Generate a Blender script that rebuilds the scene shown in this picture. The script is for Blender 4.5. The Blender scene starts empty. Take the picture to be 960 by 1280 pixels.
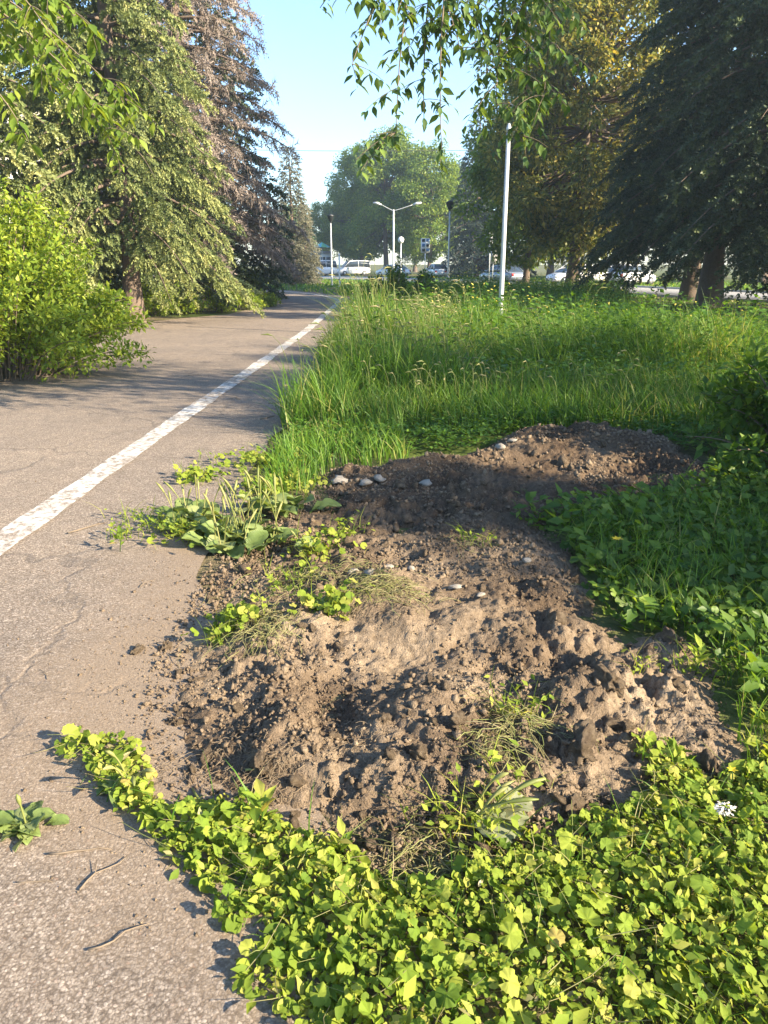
import bpy, bmesh, math, random
import numpy as np
from mathutils import Vector, Matrix

random.seed(7)
rng = np.random.default_rng(11)
SC = bpy.context.scene
COL = SC.collection
R = math.radians

# ------------------------------------------------------------------ camera
CAM_H = 1.6
PITCH = 17.95
F = 960.0
cam_d = bpy.data.cameras.new('camera')
cam_d.sensor_fit = 'VERTICAL'
cam_d.sensor_height = 36
cam_d.lens = 36 * F / 1280
cam_d.clip_start = 0.05
cam_d.clip_end = 1500
cam = bpy.data.objects.new('camera', cam_d)
cam.location = (0, 0, CAM_H)
cam.rotation_euler = (R(90 - PITCH), 0, 0)
COL.objects.link(cam)
SC.camera = cam

# ------------------------------------------------------------------ sky + sun
SUN_EL = 26.0
SUN_AZ = -27.0          # degrees from +X; negative = a little behind the camera
world = bpy.data.worlds.new('World')
SC.world = world
world.use_nodes = True
wn = world.node_tree.nodes
wl = world.node_tree.links
wn.clear()
wo = wn.new('ShaderNodeOutputWorld')
wb = wn.new('ShaderNodeBackground')
ws = wn.new('ShaderNodeTexSky')
ws.sky_type = 'NISHITA'
ws.sun_disc = False
ws.sun_elevation = R(SUN_EL)
ws.sun_rotation = R(90 - SUN_AZ)
ws.air_density = 1.0
ws.dust_density = 0.5
ws.ozone_density = 4.0
wb.inputs['Strength'].default_value = 0.105
wl.new(ws.outputs[0], wb.inputs[0])
wl.new(wb.outputs[0], wo.inputs[0])

sun_d = bpy.data.lights.new('sun', 'SUN')
sun_d.energy = 5.0
sun_d.angle = R(0.55)
sun_d.color = (1.0, 0.85, 0.62)
sun = bpy.data.objects.new('sun', sun_d)
COL.objects.link(sun)
SUNV = Vector((math.cos(R(SUN_EL)) * math.cos(R(SUN_AZ)), math.cos(R(SUN_EL)) * math.sin(R(SUN_AZ)), math.sin(R(SUN_EL))))
sun.rotation_euler = (-SUNV).to_track_quat('-Z', 'Y').to_euler()
sun.location = SUNV * 60

SC.view_settings.view_transform = 'Standard'
SC.view_settings.look = 'None'
SC.view_settings.gamma = 1
SC.view_settings.exposure = 1.98
SC.render.engine = 'CYCLES'
SC.cycles.max_bounces = 6
SC.cycles.diffuse_bounces = 3
SC.cycles.glossy_bounces = 2
SC.cycles.transmission_bounces = 4
SC.cycles.transparent_max_bounces = 4
SC.cycles.caustics_reflective = False
SC.cycles.caustics_refractive = False
SC.cycles.use_denoising = True

# ------------------------------------------------------------------ pixels to ground
SP, CP = math.sin(R(PITCH)), math.cos(R(PITCH))

def ray(px, py):
    u = (px - 480) / F
    v = (640 - py) / F
    return np.array([u, CP + v * SP, -SP + v * CP])

def at(px, py, z=0.0):
    d = ray(px, py)
    t = (z - CAM_H) / d[2]
    return (d[0] * t, d[1] * t)

def at_y(px, py, y):
    d = ray(px, py)
    t = y / d[1]
    return np.array([d[0] * t, y, CAM_H + d[2] * t])

# ------------------------------------------------------------------ noise (numpy)
_tab = np.random.default_rng(5).random((256, 256))

def vnoise(x, y, seed=0):
    x = np.asarray(x, float) + seed * 17.31
    y = np.asarray(y, float) + seed * 9.73
    xi = np.floor(x).astype(int)
    yi = np.floor(y).astype(int)
    fx = x - xi
    fy = y - yi
    fx = fx * fx * (3 - 2 * fx)
    fy = fy * fy * (3 - 2 * fy)
    a = _tab[xi % 256, yi % 256]
    b = _tab[(xi + 1) % 256, yi % 256]
    c = _tab[xi % 256, (yi + 1) % 256]
    d = _tab[(xi + 1) % 256, (yi + 1) % 256]
    return (a * (1 - fx) + b * fx) * (1 - fy) + (c * (1 - fx) + d * fx) * fy

def fbm(x, y, s, o=4, seed=0, gain=0.5):
    v = 0
    a = 1
    t = 0
    for i in range(o):
        v = v + a * (vnoise(x * s, y * s, seed + i) - 0.5)
        t += a
        a *= gain
        s *= 2.03
    return v / t * 2

def poly_px(pts):
    return np.array([at(*p) for p in pts])

def sdf(poly, x, y):
    """signed distance to polygon, negative inside"""
    x = np.asarray(x, float)
    y = np.asarray(y, float)
    d = np.full(x.shape, 1e9)
    ins = np.zeros(x.shape, bool)
    n = len(poly)
    for i in range(n):
        ax, ay = poly[i]
        bx, by = poly[(i + 1) % n]
        ex, ey = bx - ax, by - ay
        t = np.clip(((x - ax) * ex + (y - ay) * ey) / (ex * ex + ey * ey + 1e-12), 0, 1)
        d = np.minimum(d, (x - ax - t * ex) ** 2 + (y - ay - t * ey) ** 2)
        c = ((ay > y) != (by > y))
        xx = ax + (y - ay) * ex / (ey if abs(ey) > 1e-9 else 1e-9)
        ins ^= c & (x < xx)
    d = np.sqrt(d)
    return np.where(ins, -d, d)

# ------------------------------------------------------------------ materials
def new_mat(name):
    m = bpy.data.materials.new(name)
    m.use_nodes = True
    nt = m.node_tree
    nt.nodes.clear()
    out = nt.nodes.new('ShaderNodeOutputMaterial')
    return m, nt, out

def nd(nt, t, **kw):
    n = nt.nodes.new(t)
    for k, v in kw.items():
        if k in n.inputs:
            n.inputs[k].default_value = v
        else:
            setattr(n, k, v)
    return n

def ramp(nt, stops, fac):
    r = nt.nodes.new('ShaderNodeValToRGB')
    e = r.color_ramp.elements
    while len(e) < len(stops):
        e.new(0.5)
    for i, (p, c) in enumerate(stops):
        e[i].position = p
        e[i].color = (*c, 1)
    nt.links.new(fac, r.inputs[0])
    return r.outputs[0]

def coords(nt):
    return nt.nodes.new('ShaderNodeTexCoord').outputs['Object']

def noise(nt, scale, detail=4, vec=None, rough=0.55):
    n = nd(nt, 'ShaderNodeTexNoise', Scale=scale, Detail=detail, Roughness=rough)
    if vec is not None:
        nt.links.new(vec, n.inputs['Vector'])
    return n.outputs['Fac']

def mixc(nt, a, b, fac, mode='MIX'):
    m = nt.nodes.new('ShaderNodeMix')
    m.data_type = 'RGBA'
    m.blend_type = mode
    for sock, v in ((m.inputs[0], fac), (m.inputs[6], a), (m.inputs[7], b)):
        if isinstance(v, (int, float)):
            sock.default_value = v
        elif isinstance(v, tuple):
            sock.default_value = (*v, 1) if len(v) == 3 else v
        else:
            nt.links.new(v, sock)
    return m.outputs[2]

def math_n(nt, op, a, b=0.5, clamp=False):
    m = nt.nodes.new('ShaderNodeMath')
    m.operation = op
    m.use_clamp = clamp
    for i, v in enumerate((a, b)):
        if isinstance(v, (int, float)):
            m.inputs[i].default_value = v
        else:
            nt.links.new(v, m.inputs[i])
    return m.outputs[0]

def plain(name, c, rough=0.7, metal=0.0, spec=0.5, var=0.12, scale=8.0, bump=0.0):
    m, nt, out = new_mat(name)
    p = nd(nt, 'ShaderNodeBsdfPrincipled', Roughness=rough, Metallic=metal)
    p.inputs['Specular IOR Level'].default_value = spec
    v = coords(nt)
    n = noise(nt, scale, 5, v)
    col = mixc(nt, tuple(x * (1 - var) for x in c), tuple(min(1, x * (1 + var)) for x in c), n)
    nt.links.new(col, p.inputs['Base Color'])
    if bump:
        b = nd(nt, 'ShaderNodeBump', Strength=bump, Distance=0.02)
        nt.links.new(n, b.inputs['Height'])
        nt.links.new(b.outputs[0], p.inputs['Normal'])
    nt.links.new(p.outputs[0], out.inputs[0])
    return m

def leafy(name, stops, transl=0.35, rough=0.5, use_obj=False, patch=0.0, patch_scale=1.0, tcol=None, spec=0.35):
    """foliage: per-face random attribute picks the hue, light passes through"""
    m, nt, out = new_mat(name)
    if use_obj:
        fac = nt.nodes.new('ShaderNodeObjectInfo').outputs['Random']
    else:
        fac = nd(nt, 'ShaderNodeAttribute', attribute_name='rnd').outputs['Fac']
    if patch:
        n = noise(nt, patch_scale, 3, coords(nt))
        n = math_n(nt, 'MULTIPLY', math_n(nt, 'SUBTRACT', n, 0.5), patch * 3)
        fac = math_n(nt, 'ADD', fac, n, True)
    col = ramp(nt, stops, fac)
    vn = noise(nt, 140.0, 2, coords(nt))
    col = mixc(nt, col, mixc(nt, (0.75, 0.75, 0.75), (1.2, 1.2, 1.2), vn), 0.35, 'MULTIPLY')
    p = nd(nt, 'ShaderNodeBsdfPrincipled', Roughness=rough)
    p.inputs['Specular IOR Level'].default_value = spec
    nt.links.new(col, p.inputs['Base Color'])
    t = nt.nodes.new('ShaderNodeBsdfTranslucent')
    tc = mixc(nt, col, tcol or (1.5, 1.35, 0.55), 1.0, 'MULTIPLY')
    nt.links.new(tc, t.inputs['Color'])
    mx = nt.nodes.new('ShaderNodeMixShader')
    mx.inputs[0].default_value = transl
    nt.links.new(p.outputs[0], mx.inputs[1])
    nt.links.new(t.outputs[0], mx.inputs[2])
    nt.links.new(mx.outputs[0], out.inputs[0])
    return m

M = {}
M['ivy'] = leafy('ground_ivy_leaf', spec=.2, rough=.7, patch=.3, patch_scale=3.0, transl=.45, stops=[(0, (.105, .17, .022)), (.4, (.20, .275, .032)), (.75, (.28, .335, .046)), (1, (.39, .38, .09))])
M['ivy_obj'] = leafy('ground_ivy_big_leaf', spec=.2, rough=.7, transl=.45, use_obj=True, stops=[(0, (.115, .19, .024)), (.4, (.195, .28, .034)), (.75, (.27, .335, .046)), (.96, (.35, .38, .075)), (1, (.36, .29, .09))])
def veined(m):
    nt = m.node_tree
    sp_ = nt.nodes.new('ShaderNodeSeparateXYZ')
    nt.links.new(coords(nt), sp_.inputs[0])
    ang = math_n(nt, 'ARCTAN2', sp_.outputs[0], sp_.outputs[1])
    w_ = math_n(nt, 'ABSOLUTE', math_n(nt, 'SINE', math_n(nt, 'MULTIPLY', ang, 4.5)))
    line_ = math_n(nt, 'SUBTRACT', 1.0, math_n(nt, 'MULTIPLY', w_, 7.0), True)
    p_ = [n_ for n_ in nt.nodes if n_.type == 'BSDF_PRINCIPLED'][0]
    src = p_.inputs['Base Color'].links[0].from_socket
    nt.links.new(mixc(nt, src, mixc(nt, src, (1.2, 1.17, 1.3), 1.0, 'MULTIPLY'), line_), p_.inputs['Base Color'])
    b = nd(nt, 'ShaderNodeBump', Strength=.12, Distance=.04)
    nt.links.new(w_, b.inputs['Height'])
    nt.links.new(b.outputs[0], p_.inputs['Normal'])
veined(M['ivy_obj'])
M['weed'] = leafy('weed_leaf', [(0, (.045, .11, .015)), (.6, (.09, .19, .022)), (1, (.16, .26, .035))], .42)
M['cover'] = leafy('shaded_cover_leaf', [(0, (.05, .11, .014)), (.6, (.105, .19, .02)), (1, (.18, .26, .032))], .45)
M['grass'] = leafy('grass_blade', [(0, (.055, .13, .014)), (.55, (.11, .225, .022)), (.85, (.18, .29, .035)), (1, (.34, .32, .11))], .45, patch=.38, patch_scale=.5)
M['seed'] = leafy('grass_seed_head', [(0, (.16, .20, .06)), (.5, (.26, .28, .10)), (1, (.38, .34, .17))], .35)
M['hay'] = leafy('dry_grass', [(0, (.20, .17, .08)), (.5, (.30, .28, .12)), (.8, (.22, .26, .07)), (1, (.42, .36, .20))], .25)
M['plantain'] = leafy('plantain_leaf', [(0, (.14, .20, .055)), (.6, (.21, .28, .085)), (1, (.30, .34, .14))], .34, use_obj=True)
def ribbed(m):
    nt = m.node_tree
    w_ = nd(nt, 'ShaderNodeTexWave', Scale=9.0, Distortion=1.2, Detail=2.0)
    nt.links.new(coords(nt), w_.inputs['Vector'])
    b = nd(nt, 'ShaderNodeBump', Strength=.25, Distance=.02)
    nt.links.new(w_.outputs['Fac'], b.inputs['Height'])
    for n_ in nt.nodes:
        if n_.type in ('BSDF_PRINCIPLED', 'BSDF_TRANSLUCENT'):
            nt.links.new(b.outputs[0], n_.inputs['Normal'])
ribbed(M['plantain'])
M['wilted'] = leafy('wilted_leaf', [(0, (.18, .21, .12)), (1, (.30, .31, .19))], .25, use_obj=True)
M['stalk'] = leafy('plant_stalk', [(0, (.16, .19, .05)), (1, (.30, .29, .10))], .2, use_obj=True)
M['spruce'] = leafy('spruce_needle', [(0, (.06, .09, .035)), (.4, (.15, .19, .068)), (.75, (.28, .31, .11)), (1, (.40, .40, .16))], .15, rough=.55, patch=.3, patch_scale=.6, tcol=(1.3, 1.2, .6))
M['spruce_blue'] = leafy('blue_spruce_needle', [(0, (.03, .052, .04)), (.5, (.055, .085, .065)), (1, (.11, .14, .10))], .12, rough=.55, patch=.2, patch_scale=.5, tcol=(1.1, 1.2, .8))
M['spruce_dark'] = leafy('dark_spruce_needle', [(0, (.022, .042, .024)), (.5, (.05, .08, .04)), (.9, (.095, .125, .055)), (1, (.13, .15, .065))], .12, rough=.55, patch=.25, patch_scale=.6, tcol=(1.2, 1.2, .6))
M['spruce_dead'] = leafy('dead_spruce_needle', [(0, (.10, .09, .075)), (.45, (.22, .18, .155)), (1, (.34, .285, .25))], .12, rough=.7, patch=.2, patch_scale=.7, tcol=(1.2, 1.0, .7))
M['spruce_grey'] = leafy('grey_spruce_needle', [(0, (.12, .13, .09)), (.5, (.19, .19, .13)), (1, (.27, .25, .17))], .12, rough=.6, tcol=(1.1, 1.1, .8))
M['tree'] = leafy('tree_leaf', [(0, (.075, .14, .02)), (.5, (.145, .23, .03)), (1, (.25, .31, .05))], .38, patch=.25, patch_scale=.35)
M['tree_gold'] = leafy('yellowing_tree_leaf', [(0, (.07, .105, .025)), (.45, (.17, .195, .04)), (.8, (.31, .29, .07)), (1, (.46, .38, .11))], .38, patch=.3, patch_scale=.4)
M['tree_dark'] = leafy('dark_tree_leaf', [(0, (.025, .05, .014)), (.6, (.05, .085, .02)), (1, (.09, .13, .03))], .30, patch=.2, patch_scale=.4)
M['hang'] = leafy('hanging_leaf', [(0, (.07, .13, .04)), (.5, (.11, .18, .05)), (1, (.18, .26, .055))], .42)
M['hang_obj'] = leafy('hanging_big_leaf', [(0, (.07, .13, .04)), (.5, (.11, .18, .05)), (1, (.18, .26, .055))], .42, use_obj=True)
M['bright'] = leafy('bright_hanging_leaf', [(0, (.09, .15, .02)), (.5, (.15, .23, .028)), (1, (.24, .30, .045))], .42)
M['bright_obj'] = leafy('bright_hanging_big_leaf', [(0, (.09, .15, .02)), (.5, (.15, .23, .028)), (1, (.24, .30, .045))], .42, use_obj=True)
M['bush'] = leafy('bush_leaf', [(0, (.11, .18, .02)), (.5, (.21, .30, .03)), (1, (.35, .41, .05))], .40, patch=.2, patch_scale=1.2)
M['petal'] = leafy('yellow_petal', [(0, (.65, .45, .02)), (1, (.80, .62, .05))], .3, use_obj=True)
M['petal_stuff'] = leafy('small_yellow_petal', [(0, (.50, .42, .06)), (1, (.72, .60, .12))], .3)
M['white_petal'] = leafy('white_petal', [(0, (.62, .58, .55)), (1, (.78, .75, .72))], .2)
M['root'] = plain('fine_root', (.22, .165, .105), .9, var=.35, scale=60)
M['bark'] = plain('bark', (.135, .10, .075), .95, var=.45, scale=14, bump=.8)
M['twig'] = plain('twig_wood', (.17, .13, .09), .9, var=.3, scale=20)
M['metal_pole'] = plain('galvanised_pole', (.52, .54, .54), .5, metal=.35, var=.1, scale=5)
M['white_post'] = plain('white_paint', (.78, .78, .75), .6, var=.06, scale=7)
M['dark_metal'] = plain('dark_metal', (.045, .05, .05), .5, metal=.3)
M['blue_paint'] = plain('blue_sign_paint', (.10, .20, .36), .5)
M['kerb'] = plain('kerb_concrete', (.42, .41, .38), .9, var=.15)
M['render_wall'] = plain('pale_render', (.74, .71, .65), .9, var=.08, scale=1.5)
M['roof'] = plain('roof_sheet', (.25, .25, .26), .7)
M['glass'] = plain('window_glass', (.03, .04, .05), .08, spec=.8, var=.05)
M['frame'] = plain('window_frame', (.72, .72, .70), .5, var=.05)
M['tyre'] = plain('tyre_rubber', (.02, .02, .02), .85)
M['rim'] = plain('wheel_rim', (.45, .46, .47), .35, metal=.7)
M['lamp_lens'] = plain('headlight_lens', (.70, .72, .74), .15)
M['red_lens'] = plain('tail_light', (.45, .03, .02), .2)
M['wire'] = plain('wire', (.05, .05, .05), .6)
M['teal'] = plain('teal_canvas', (.12, .42, .50), .7)
M['green_canvas'] = plain('green_canvas', (.15, .45, .22), .7)
M['cord_flag'] = plain('red_stripe', (.5, .08, .06), .6)

def car_paint(name, c, metal=.0):
    m, nt, out = new_mat(name)
    p = nd(nt, 'ShaderNodeBsdfPrincipled', Roughness=.32, Metallic=metal)
    p.inputs['Coat Weight'].default_value = .7
    n = noise(nt, 3, 3, coords(nt))
    nt.links.new(mixc(nt, tuple(x * .93 for x in c), c, n), p.inputs['Base Color'])
    nt.links.new(p.outputs[0], out.inputs[0])
    return m
M['car_white'] = car_paint('white_car_paint', (.78, .78, .78))
M['car_grey'] = car_paint('grey_car_paint', (.22, .25, .28), .4)
M['car_silver'] = car_paint('silver_car_paint', (.55, .57, .58), .4)

def soil_mat(name, dark=False):
    m, nt, out = new_mat(name)
    v = coords(nt)
    n1 = noise(nt, 2.2, 6, v, .6)
    n2 = noise(nt, 38, 6, v, .65)
    n3 = noise(nt, 190, 3, v, .6)
    c = ramp(nt, [(.28, (.130, .095, .064)), (.44, (.195, .145, .099)), (.58, (.265, .202, .139)), (.75, (.345, .27, .188))], n1)
    c = mixc(nt, c, ramp(nt, [(.3, (.55, .52, .48)), (.55, (1, 1, 1)), (.8, (1.45, 1.42, 1.38))], n2), .8, 'MULTIPLY')
    c = mixc(nt, c, ramp(nt, [(.35, (.6, .6, .6)), (.65, (1.25, 1.25, 1.25))], n3), .55, 'MULTIPLY')
    p = nd(nt, 'ShaderNodeBsdfPrincipled', Roughness=.97)
    p.inputs['Specular IOR Level'].default_value = .15
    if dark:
        a = nd(nt, 'ShaderNodeAttribute', attribute_name='damp_shade').outputs['Fac']
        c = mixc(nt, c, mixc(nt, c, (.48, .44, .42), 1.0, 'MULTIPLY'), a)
    nt.links.new(c, p.inputs['Base Color'])
    h = math_n(nt, 'ADD', math_n(nt, 'MULTIPLY', n2, 1.0), math_n(nt, 'MULTIPLY', n3, .45))
    b = nd(nt, 'ShaderNodeBump', Strength=1.0, Distance=.016)
    nt.links.new(h, b.inputs['Height'])
    nt.links.new(b.outputs[0], p.inputs['Normal'])
    nt.links.new(p.outputs[0], out.inputs[0])
    return m
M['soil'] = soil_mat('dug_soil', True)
M['clod'] = soil_mat('soil_clod')
M['stone'] = plain('pale_stone', (.30, .265, .22), .85, var=.25, scale=30, bump=.5)

def asphalt_nodes(nt):
    v = coords(nt)
    big = noise(nt, .55, 5, v)
    mid = noise(nt, 7, 5, v)
    wv0 = nd(nt, 'ShaderNodeTexNoise', Scale=60.0, Detail=4.0)
    nt.links.new(v, wv0.inputs['Vector'])
    vmd = nt.nodes.new('ShaderNodeVectorMath')
    vmd.operation = 'MULTIPLY_ADD'
    nt.links.new(wv0.outputs['Color'], vmd.inputs[0])
    vmd.inputs[1].default_value = (.014, .014, .014)
    nt.links.new(v, vmd.inputs[2])
    vor = nd(nt, 'ShaderNodeTexVoronoi', Scale=125.0)
    vor.inputs['Randomness'].default_value = 1
    nt.links.new(vmd.outputs[0], vor.inputs['Vector'])
    grit = noise(nt, 420, 3, v, .7)
    sep = nd(nt, 'ShaderNodeSeparateColor')
    nt.links.new(vor.outputs['Color'], sep.inputs[0])
    chip = ramp(nt, [(0, (.185, .151, .121)), (.45, (.25, .207, .168)), (.8, (.31, .26, .212)), (.97, (.45, .385, .325)), (1, (.28, .195, .145))], sep.outputs[0])
    binder = ramp(nt, [(.0, (1, 1, 1)), (.55, (.95, .95, .95)), (.85, (.5, .47, .45))], math_n(nt, 'MULTIPLY', vor.outputs['Distance'], 1.25))
    c = mixc(nt, chip, binder, .85, 'MULTIPLY')
    c = mixc(nt, c, ramp(nt, [(.3, (.7, .7, .7)), (.7, (1.3, 1.3, 1.3))], grit), .7, 'MULTIPLY')
    c = mixc(nt, c, ramp(nt, [(.3, (.78, .78, .80)), (.7, (1.18, 1.15, 1.1))], big), .8, 'MULTIPLY')
    c = mixc(nt, c, ramp(nt, [(.3, (.8, .8, .8)), (.7, (1.2, 1.18, 1.15))], mid), .6, 'MULTIPLY')
    # cracks
    vc = nd(nt, 'ShaderNodeTexVoronoi', Scale=.55)
    vc.feature = 'DISTANCE_TO_EDGE'
    wob = nd(nt, 'ShaderNodeTexNoise', Scale=3.0, Detail=5.0)
    nt.links.new(v, wob.inputs['Vector'])
    vm = nt.nodes.new('ShaderNodeVectorMath')
    vm.operation = 'MULTIPLY_ADD'
    nt.links.new(wob.outputs['Color'], vm.inputs[0])
    vm.inputs[1].default_value = (.5, .5, .5)
    nt.links.new(v, vm.inputs[2])
    nt.links.new(vm.outputs[0], vc.inputs['Vector'])
    crack = ramp(nt, [(0, (1, 1, 1)), (.006, (.75, .75, .75)), (.014, (0, 0, 0))], vc.outputs['Distance'])
    c = mixc(nt, c, (.07, .06, .055), math_n(nt, 'MULTIPLY', crack, .35))
    h = math_n(nt, 'SUBTRACT', 1.0, vor.outputs['Distance'])
    h = math_n(nt, 'ADD', math_n(nt, 'MULTIPLY', h, .6), math_n(nt, 'MULTIPLY', sep.outputs[1], 1.1))
    h = math_n(nt, 'ADD', h, math_n(nt, 'MULTIPLY', grit, .9))
    h = math_n(nt, 'SUBTRACT', h, math_n(nt, 'MULTIPLY', crack, 1.5))
    b = nd(nt, 'ShaderNodeBump', Strength=.6, Distance=.005)
    nt.links.new(h, b.inputs['Height'])
    return v, c, b

def asphalt_mat():
    m, nt, out = new_mat('worn_asphalt')
    v, c, b = asphalt_nodes(nt)
    d = nd(nt, 'ShaderNodeAttribute', attribute_name='dirt').outputs['Fac']
    n = noise(nt, 22, 8, v, .75)
    fac = math_n(nt, 'MULTIPLY', math_n(nt, 'SUBTRACT', math_n(nt, 'ADD', d, math_n(nt, 'MULTIPLY', n, 1.3)), .95), 1.6, True)
    n4 = noise(nt, 120, 4, v, .6)
    dirtc = ramp(nt, [(.3, (.165, .12, .082)), (.7, (.315, .24, .168))], n4)
    c = mixc(nt, c, dirtc, math_n(nt, 'MULTIPLY', fac, .8))
    p = nd(nt, 'ShaderNodeBsdfPrincipled', Roughness=.88)
    p.inputs['Specular IOR Level'].default_value = .3
    nt.links.new(c, p.inputs['Base Color'])
    nt.links.new(b.outputs[0], p.inputs['Normal'])
    nt.links.new(p.outputs[0], out.inputs[0])
    return m
M['asphalt'] = asphalt_mat()

def line_mat():
    m, nt, out = new_mat('worn_line_paint')
    v, c, b = asphalt_nodes(nt)
    n = noise(nt, 16, 7, v, .7)
    n2 = noise(nt, 1.3, 3, v)
    fac = math_n(nt, 'MULTIPLY', math_n(nt, 'SUBTRACT', math_n(nt, 'ADD', n, math_n(nt, 'MULTIPLY', n2, .4)), .60), 5.0, True)
    c = mixc(nt, c, (.68, .66, .62), math_n(nt, 'MULTIPLY', fac, .88))
    p = nd(nt, 'ShaderNodeBsdfPrincipled', Roughness=.8)
    nt.links.new(c, p.inputs['Base Color'])
    nt.links.new(b.outputs[0], p.inputs['Normal'])
    nt.links.new(p.outputs[0], out.inputs[0])
    return m
M['line'] = line_mat()

def ground_mat():
    m, nt, out = new_mat('ground_earth_and_turf')
    v = coords(nt)
    n1 = noise(nt, .22, 6, v)
    n2 = noise(nt, 14, 6, v, .7)
    earth = ramp(nt, [(.3, (.10, .075, .05)), (.7, (.22, .17, .115))], n2)
    turf = ramp(nt, [(.3, (.045, .075, .018)), (.7, (.12, .15, .035))], n2)
    c = mixc(nt, earth, turf, ramp(nt, [(.40, (0, 0, 0)), (.55, (1, 1, 1))], n1))
    p = nd(nt, 'ShaderNodeBsdfPrincipled', Roughness=.95)
    p.inputs['Specular IOR Level'].default_value = .1
    nt.links.new(c, p.inputs['Base Color'])
    b = nd(nt, 'ShaderNodeBump', Strength=.8, Distance=.05)
    nt.links.new(n2, b.inputs['Height'])
    nt.links.new(b.outputs[0], p.inputs['Normal'])
    nt.links.new(p.outputs[0], out.inputs[0])
    return m
M['ground'] = ground_mat()
M['road'] = plain('road_asphalt', (.20, .193, .185), .85, var=.15, scale=2)

# ------------------------------------------------------------------ mesh helpers
def mesh_np(name, V, T, rnd=None, smooth=False, vattr=None):
    me = bpy.data.meshes.new(name)
    V = np.ascontiguousarray(V, dtype=np.float32)
    T = np.ascontiguousarray(T, dtype=np.int32)
    k = T.shape[1]
    me.vertices.add(len(V))
    me.vertices.foreach_set('co', V.ravel())
    me.loops.add(T.size)
    me.loops.foreach_set('vertex_index', T.ravel())
    me.polygons.add(len(T))
    me.polygons.foreach_set('loop_start', np.arange(len(T), dtype=np.int32) * k)
    if smooth:
        me.polygons.foreach_set('use_smooth', np.ones(len(T), bool))
    me.update(calc_edges=True)
    if rnd is not None:
        a = me.attributes.new('rnd', 'FLOAT', 'FACE')
        a.data.foreach_set('value', np.ascontiguousarray(rnd, dtype=np.float32))
    for nme, val in (vattr or {}).items():
        a = me.attributes.new(nme, 'FLOAT', 'POINT')
        a.data.foreach_set('value', np.ascontiguousarray(val, dtype=np.float32))
    return me

class Geo:
    def __init__(self):
        self.V, self.T, self.r, self.n = [], [], [], 0
    def add(self, V, T, r=None):
        V = np.asarray(V, float)
        T = np.asarray(T, int)
        if len(V) == 0 or len(T) == 0:
            return self
        self.V.append(V)
        self.T.append(T + self.n)
        self.r.append(np.full(len(T), .5) if r is None else np.broadcast_to(r, (len(T),)))
        self.n += len(V)
        return self
    def inst(self, tV, tT, pos, mats, r=None):
        """stamp template at pos (N,3) with matrices (N,3,3)"""
        n = len(pos)
        if n == 0:
            return self
        V = np.einsum('nij,vj->nvi', mats, tV) + pos[:, None, :]
        T = tT[None] + (np.arange(n) * len(tV))[:, None, None]
        rr = rng.random(n) if r is None else r
        return self.add(V.reshape(-1, 3), T.reshape(-1, 3), np.repeat(rr, len(tT)))
    def mesh(self, name, smooth=False):
        if not self.V:
            return mesh_np(name, np.zeros((0, 3)), np.zeros((0, 3), int))
        return mesh_np(name, np.concatenate(self.V), np.concatenate(self.T), np.concatenate(self.r), smooth)

def norm(a):
    return a / (np.linalg.norm(a, axis=-1, keepdims=True) + 1e-9)

def frames(d, n, scale=1.0):
    """matrices with columns (side, along d, normal)"""
    d = norm(np.asarray(d, float))
    s = norm(np.cross(d, n))
    nn = np.cross(s, d)
    m = np.stack([s, d, nn], axis=-1)
    sc = np.asarray(scale, float)
    if sc.ndim == 0:
        return m * sc
    if sc.ndim == 1:
        return m * sc[:, None, None]
    return m * sc[:, None, :]

def link(name, me, mat=None, parent=None, loc=(0, 0, 0), rot=(0, 0, 0), scale=None):
    o = bpy.data.objects.new(name, me)
    COL.objects.link(o)
    if mat is not None and me is not None and len(me.materials) == 0:
        me.materials.append(M[mat] if isinstance(mat, str) else mat)
    o.parent = parent
    o.location = loc
    o.rotation_euler = rot
    if scale is not None:
        o.scale = (scale,) * 3 if isinstance(scale, (int, float)) else scale
    return o

def tag(o, label=None, cat=None, group=None, kind=None):
    if label:
        o['label'] = label
    if cat:
        o['category'] = cat
    if group:
        o['group'] = group
    if kind:
        o['kind'] = kind
    return o

def thing(name, label, cat, loc=(0, 0, 0), rz=0.0, group=None):
    o = bpy.data.objects.new(name, None)
    COL.objects.link(o)
    o.empty_display_size = .1
    o.location = loc
    o.rotation_euler = (0, 0, rz)
    return tag(o, label, cat, group)

def copy_tree(src, parent=None):
    c = src.copy()
    COL.objects.link(c)
    c.parent = parent
    for ch in list(src.children):
        copy_tree(ch, c)
    return c

def tube(g, pts, rad, seg=6, r=None, cap=True):
    pts = np.asarray(pts, float)
    n = len(pts)
    rad = np.broadcast_to(np.asarray(rad, float), (n,))
    tan = np.gradient(pts, axis=0)
    tan = norm(tan)
    ref = np.array([0, 0, 1.0]) if abs(tan[0][2]) < .9 else np.array([1.0, 0, 0])
    s = norm(np.cross(tan, ref))
    u = np.cross(s, tan)
    a = np.arange(seg) / seg * 2 * np.pi
    ring = (np.cos(a)[None, :, None] * s[:, None, :] + np.sin(a)[None, :, None] * u[:, None, :]) * rad[:, None, None] + pts[:, None, :]
    V = ring.reshape(-1, 3)
    T = []
    for i in range(n - 1):
        for j in range(seg):
            k = (j + 1) % seg
            p, q, w, x = i * seg + j, i * seg + k, (i + 1) * seg + k, (i + 1) * seg + j
            T += [(p, w, q), (p, x, w)]
    if cap:
        V = np.vstack([V, pts[0], pts[-1]])
        for j in range(seg):
            k = (j + 1) % seg
            T += [(n * seg, j, k), (n * seg + 1, (n - 1) * seg + k, (n - 1) * seg + j)]
    return g.add(V, T, r)

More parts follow.
